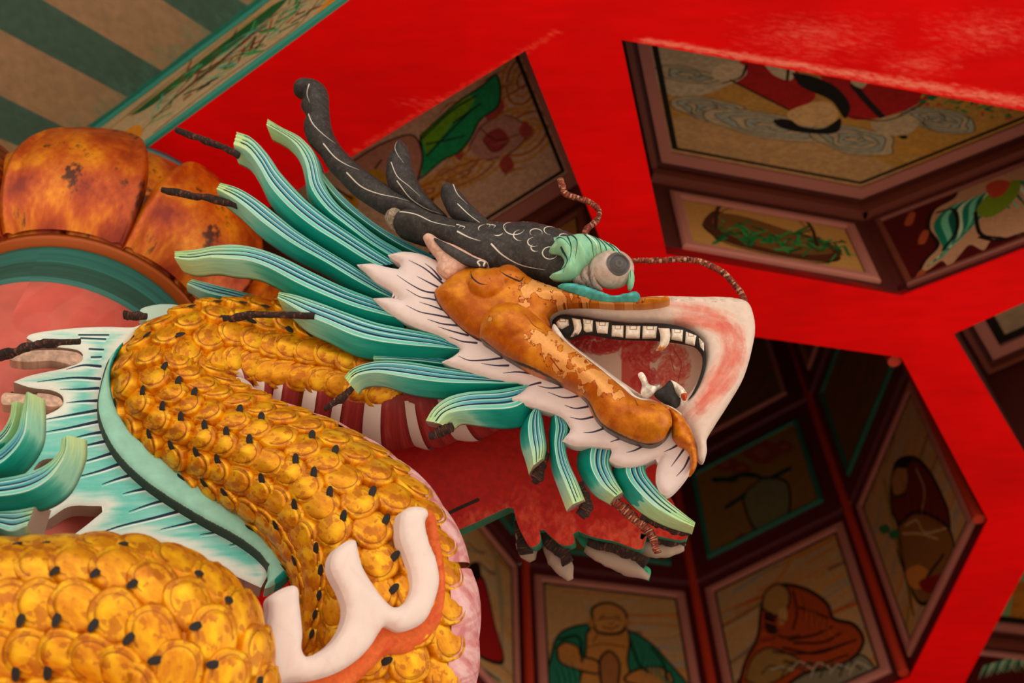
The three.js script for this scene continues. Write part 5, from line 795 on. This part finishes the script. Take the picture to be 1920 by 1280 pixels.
for (const [t, c] of [[[[1110, 750], [1130, 740], [1150, 765], [1165, 800], [1200, 810], [1220, 805], [1190, 850], [1150, 870], [1125, 850], [1130, 800]], '#e2d2c2'], [[[1190, 850], [1240, 810], [1270, 782], [1290, 800], [1300, 850], [1330, 880], [1300, 920], [1230, 890]], '#2e2a26'], [[[1270, 782], [1320, 805], [1355, 850], [1350, 890], [1320, 918], [1315, 870], [1290, 830]], '#e2cfba'], [[[1325, 850], [1355, 848], [1350, 880], [1335, 880]], '#b8481c']]) carve('lower_fang', HP.at(c === '#b8481c' ? 0.05 : 0.03), k4(t), { step: 0.0025, front: dome(0.012, 0.014), back: dome(0.012, 0.014), edge: 0.004 }, 64, (x, w, h) => { x.fillStyle = c; x.fillRect(0, 0, w, h); grain(x, w, h, 0.35, 9); });

// --- wires and bare rods
const rod = (name, pts, off, r, mat, rough = 0.18) => part(name, tube(pts.map(([a, b]) => { const pl = HP.at(off), q = pl.uv(a, b); return pl.w(q[0], q[1]); }), r, 9, 8, rough), mat);
rod('whisker_wire', k2([[1362, 575], [1368, 600], [1385, 645], [1440, 668], [1510, 692], [1556, 735], [1545, 780], [1495, 825], [1478, 870]]), -0.06, [0.007, 0.006, 0.006, 0.0065], wireMat);
rod('whisker_wire', k4([[1040, 184], [1130, 182], [1220, 182], [1330, 175], [1430, 190], [1530, 240], [1600, 310], [1640, 375], [1645, 420]]), -0.09, [0.0055, 0.006, 0.0065, 0.007], wireMat);
rod('bare_rod', [[330, 243], [370, 258], [410, 272], [448, 292]], 0, [0.006, 0.0075, 0.007, 0.006], rustMat, 0.3);
rod('bare_rod', [[304, 355], [345, 364], [385, 370], [445, 385]], 0.0, [0.006, 0.0075, 0.008, 0.007], rustMat, 0.3);
rod('bare_rod', [[395, 598], [430, 598], [470, 590], [520, 590], [590, 592]], 0.035, [0.006, 0.007, 0.006, 0.006], rustMat, 0.3);
rod('bare_rod', k5([[20, 330], [60, 305], [110, 270], [160, 225]]), 0.02, [0.004, 0.006, 0.008, 0.006], rustMat, 0.3);
rod('bare_rod', k5([[530, 460], [570, 450], [620, 425], [650, 410]]), 0.02, [0.006, 0.009, 0.009, 0.006], rustMat, 0.35);
rod('bare_rod', k5([[1040, 690], [1055, 660], [1080, 610], [1100, 540]]), 0.0, [0.006, 0.01, 0.01, 0.008], rustMat, 0.35);
rod('bare_rod', k5([[1265, 850], [1290, 815], [1295, 760], [1260, 690]]), -0.01, [0.009, 0.012, 0.01, 0.008], rustMat, 0.35);
rod('bare_rod', k5([[1420, 770], [1480, 810], [1540, 870], [1590, 910], [1620, 960], [1640, 1030]]), -0.03, [0.008, 0.009, 0.008, 0.006], wireMat, 0.3);
rod('bare_rod', k5([[1560, 850], [1640, 880], [1720, 905], [1800, 935]]), -0.03, [0.008, 0.011, 0.01, 0.006], rustMat, 0.35);

// --- spine ridge and dorsal fin
const fA = U(200, 740, 2.47), fB = U(540, 1060, 2.34), fC = U(20, 700, 2.45), fN = new THREE.Vector3().crossVectors(fB.clone().sub(fA), fC.clone().sub(fA)).normalize(); if (fN.dot(EYE.clone().sub(fA)) < 0) fN.negate();
const FP = new Plane(fA, fN, headUp);
const ridgeL = [[520, 300], [482, 420], [466, 520], [480, 600], [530, 710], [600, 800], [700, 890], [800, 960], [900, 1022], [1000, 1080], [1100, 1132], [1180, 1182], [1240, 1230], [1285, 1285]];
carve('spine_ridge', FP.at(0.022), k6([[590, 215], [556, 275], [530, 350], [532, 440], [562, 540], [622, 640], [720, 730], [800, 790], [920, 862], [1050, 925], [1180, 995], [1290, 1072], [1362, 1145], [1398, 1210], [1405, 1275], [1385, 1330], [1330, 1370], [1270, 1395], [1290, 1340], ...ridgeL.slice().reverse()]), { step: 0.0045, front: dome(0.008, 0.012), back: flat(0.022), edge: 0.008 }, 512, (x, w, h, T) => {
  x.fillStyle = '#93c6ae'; x.fillRect(0, 0, w, h); grain(x, w, h, 0.07, 24);
  strokes(x, T, [k6([[590, 215], [540, 340], [540, 440], [572, 540], [632, 640], [730, 725], [930, 855], [1060, 920], [1190, 988], [1300, 1066], [1372, 1140], [1402, 1215], [1400, 1290], [1330, 1365]])], '#16958c', 16); strokes(x, T, [k6(ridgeL)], '#3c4a3e', 7);
});
const finOut = k6([[680, 140], [640, 152], [500, 150], [300, 162], [140, 190], [128, 205, 1], [200, 240], [300, 250], [380, 265], [400, 290], [380, 315], [320, 345], [230, 365], [130, 388], [66, 415, 1], [150, 442], [250, 455], [296, 478], [306, 505], [285, 540], [215, 575], [150, 605], [60, 640], [-60, 700, 1], [-60, 1150, 1], [90, 1212], [250, 1232], [450, 1172], [650, 1160], [900, 1230], [1100, 1330], [1250, 1400, 1], [1310, 1290, 1], [1240, 1205], [1060, 1085], [860, 965], [660, 820], [540, 680], [495, 540], [510, 400], [570, 280], [640, 190]]);
carve('dorsal_fin', FP.at(-0.012), finOut, { step: 0.0055, front: dome(0.004, 0.008), back: flat(0.016), edge: 0.02, split: true, wallMat: plasterMat, holes: [k6([[188, 1110], [250, 1062], [330, 1012], [430, 1008], [505, 1016], [440, 1080], [350, 1150], [285, 1205], [180, 1180]]), k6([[150, 850], [200, 790], [285, 785], [270, 800], [190, 850], [120, 880]])] }, 512, (x, w, h, T) => {
  const im = x.createImageData(w, h), d = im.data, hole = [[188, 1110], [250, 1062], [330, 1012], [430, 1008], [505, 1016], [440, 1080], [350, 1150], [285, 1205], [180, 1180]], E = [outline(finOut), outline(k6(hole))].map((q) => q.map((p) => T(p[0], p[1]))), sc = w / 420;
  for (let j = 0; j < h; j++) for (let i = 0; i < w; i++) {       // airbrushed mint, left white along the cut rim
    const e = Math.min(polyDist(E[0], i, j)[0], polyDist(E[1], i, j)[0]) / sc, n = fbm(i / 60, j / 9, 3), f = fbm(i / 5, j / 5, 2), t = clamp(sm(4, 34, e + 22 * (n - 0.5)) * (0.55 + 0.5 * n) + (f - 0.5) * 0.1), o = (j * w + i) * 4;
    d[o] = 228 - 132 * t; d[o + 1] = 228 - 34 * t; d[o + 2] = 212 - 36 * t; d[o + 3] = 255;
  }
  x.putImageData(im, 0, 0);
  const rays = [[[520, 195], [380, 195]], [[505, 215], [390, 210]], [[495, 265], [430, 262]], [[485, 300], [440, 302]], [[480, 345], [400, 340], [320, 360]], [[478, 405], [350, 400], [180, 420]], [[470, 450], [380, 455], [290, 455]], [[468, 510], [400, 512], [320, 520]], [[466, 556], [330, 580], [190, 605]], [[470, 610], [330, 640], [190, 665]], [[490, 660], [420, 672], [350, 690]], [[500, 705], [440, 718], [380, 730]], [[540, 760], [460, 785], [380, 808]], [[580, 810], [480, 845], [350, 880]], [[640, 862], [560, 885], [490, 910]], [[735, 925], [650, 940], [590, 955]], [[815, 980], [720, 1005], [620, 1040]], [[890, 1030], [740, 1070], [560, 1115], [430, 1165]], [[985, 1075], [880, 1100], [770, 1125]], [[1090, 1130], [1030, 1140], [960, 1150]], [[1190, 1185], [1150, 1190], [1100, 1200]], [[1240, 1230], [1190, 1232]]];
  for (const r of rays) { strokes(x, T, [k6(r.map(([a, b]) => [a, b + 11]))], '#e8eadc', 5, 1); strokes(x, T, [k6(r)], '#182f40', 7, 1); }
});
carve('fin_tip', FP.at(-0.03), [[268, 600], [262, 585], [300, 574], [345, 580], [330, 600], [296, 612]], { step: 0.005, front: dome(0.005, 0.01), back: flat(0.02), edge: 0.012 }, 64, (x, w, h) => { x.fillStyle = '#b9d0be'; x.fillRect(0, 0, w, h); });
lock('fin_tip', new Plane(U(420, 550, 2.72), HN, headUp), [[365, 527], [400, 535], [450, 548], [500, 562]], [[350, 545], [385, 565], [430, 575], [490, 585]], 0.02, LC);
const rodAt = (pts, d, r) => part('bare_rod', tube(pts.map(([a, b]) => U(a, b, d)), r, 9, 8, 0.3), rustMat);
rodAt([[-10, 668], [25, 660], [60, 650], [105, 642], [150, 640]], 2.435, [0.008, 0.009, 0.008, 0.006]);
rodAt([[232, 590], [250, 591], [275, 594]], 2.49, [0.007, 0.008, 0.006]); rodAt([[70, 738], [40, 745], [20, 738]], 2.435, [0.004, 0.005, 0.004]);
carve('torn_plaster', FP.at(0.0), k6([[45, 290], [60, 262], [150, 252], [300, 250], [385, 268], [396, 292], [360, 318], [250, 300], [120, 306]]), { step: 0.005, front: dome(0.002, 0.006), back: flat(0.02), edge: 0.004 }, 128, (x, w, h) => { x.fillStyle = '#c29c84'; x.fillRect(0, 0, w, h); grain(x, w, h, 0.25, 8); });
carve('torn_plaster', FP.at(0.0), k6([[5, 480], [20, 455], [120, 462], [200, 456], [290, 480], [300, 508], [240, 520], [180, 498], [60, 512], [12, 508]]), { step: 0.005, front: dome(0.002, 0.006), back: flat(0.02), edge: 0.004 }, 128, (x, w, h) => { x.fillStyle = '#c29c84'; x.fillRect(0, 0, w, h); grain(x, w, h, 0.25, 8); });
// flames of the near leg at the left edge
const lf = new Plane(U(60, 900, 2.12), HN, headUp);
lock('leg_flame', lf.at(-0.02), k6([[90, 515], [80, 580], [40, 650], [-30, 700], [-160, 740]]), k6([[140, 510], [130, 600], [100, 680], [40, 740], [-160, 800]]), 0.03, LD);
lock('leg_flame', lf, k6([[165, 468], [142, 560], [120, 650], [60, 720], [-20, 770], [-160, 800]]), k6([[192, 472], [196, 580], [186, 690], [130, 790], [50, 855], [-160, 880]]), 0.034, LB);
lock('leg_flame', lf.at(0.02), k6([[335, 690], [322, 750], [275, 800], [180, 842], [60, 868], [-160, 890]]), k6([[392, 668], [392, 745], [362, 840], [312, 930], [230, 992], [120, 1020], [-160, 1030]]), 0.036, LB);
lock('leg_flame', lf.at(-0.01), k6([[215, 1005], [120, 1020], [20, 1030], [-160, 1040]]), k6([[165, 1170], [90, 1205], [20, 1160], [-160, 1150]]), 0.04, LC);

// --- white flame fringe over the lower body
const wA = U(790, 1000, 2.2), wB = U(640, 1100, 2.12), wC = U(470, 1230, 2.1), wN = new THREE.Vector3().crossVectors(wB.clone().sub(wA), U(700, 1250, 2.1).sub(wA)).normalize(); if (wN.dot(EYE.clone().sub(wA)) < 0) wN.negate();
const WP = new Plane(wB, wN, headUp);
carve('flame_fringe_back', WP.at(-0.012), k8([[1075, 340], [1100, 300], [1135, 320], [1160, 450], [1192, 620], [1196, 780], [1170, 930], [1085, 1050], [955, 1116], [862, 1118], [782, 1195], [690, 1280], [600, 1345], [100, 1360], [300, 1260], [650, 1100], [830, 930], [1000, 920], [1100, 800], [1120, 600]]), { step: 0.005, front: dome(0.01, 0.02), back: flat(0.02), edge: 0.01 }, 512, (x, w, h) => { x.fillStyle = '#d8622a'; x.fillRect(0, 0, w, h); for (let k = 0; k < 300; k++) { x.globalAlpha = 0.22; x.strokeStyle = ['#c23a1c', '#e8843e', '#d0501f', '#b8301a'][k % 4]; x.lineWidth = rr(4, 14); const a = rnd() * w, b = rnd() * h; x.beginPath(); x.moveTo(a, b); x.lineTo(a + rr(10, 50), b - rr(0, 30)); x.stroke(); } x.globalAlpha = 1; grain(x, w, h, 0.1, 8); });
carve('flame_fringe', WP.at(0.012), k8([[190, 800], [250, 752], [330, 728], [355, 745], [362, 820], [372, 910], [380, 1010], [376, 1090], [400, 1132], [500, 1092], [562, 1040], [612, 960], [632, 860], [602, 760], [560, 680], [540, 620], [556, 545], [620, 482], [678, 468], [698, 530], [722, 620], [782, 722], [842, 802], [902, 852], [962, 832], [1002, 762], [1006, 680], [980, 580], [940, 470], [934, 380], [950, 312], [1000, 280], [1080, 288], [1098, 320], [1080, 362], [1102, 480], [1142, 580], [1160, 700], [1132, 820], [1082, 922], [1012, 972], [930, 990], [850, 958], [820, 990], [762, 1080], [680, 1160], [560, 1232], [420, 1272], [250, 1292], [200, 1345], [-320, 1380], [-160, 1290], [0, 1200], [100, 1100], [168, 980], [188, 880]]), { step: 0.0045, front: dome(0.015, 0.022), back: flat(0.02), edge: 0.014 }, 512, (x, w, h) => { x.fillStyle = '#e6cfc4'; x.fillRect(0, 0, w, h); for (let k = 0; k < 90; k++) { x.globalAlpha = 0.1; x.strokeStyle = ['#dca8a0', '#efe0d6', '#d8b0b0'][k % 3]; x.lineWidth = rr(4, 14); const a = rnd() * w, b = rnd() * h; x.beginPath(); x.moveTo(a, b); x.lineTo(a + rr(-40, 40), b + rr(10, 60)); x.stroke(); } x.globalAlpha = 1; grain(x, w, h, 0.03, 40); });

const partLabels = { mane_lock: 'teal mane lock with navy and white stripes', mane_base: 'white fringe with dark brush strokes', far_mane: 'red inner face of the far mane', antler: 'black antler with white painted lines', skull: 'black forehead with white scale outlines', cheek: 'gold cheek with flaking paint', lower_jaw: 'gold lower jaw with flaking paint', upper_jaw: 'white upper lip flushed with red', brow: 'pale green brow', eye: 'bulging grey eye', dorsal_fin: 'pale mint fin with dark rays', spine_ridge: 'pale teal ridge', flame_fringe: 'white flame-shaped fringe', flame_fringe_back: 'orange lining of the white fringe', bare_rod: 'rusty bare iron rod', whisker_wire: 'rusty whisker wire', leg_flame: 'lime tipped green flame' };
for (const o of dragon.children) if (partLabels[o.name]) o.userData.label = partLabels[o.name];
renderer.render(scene, camera);
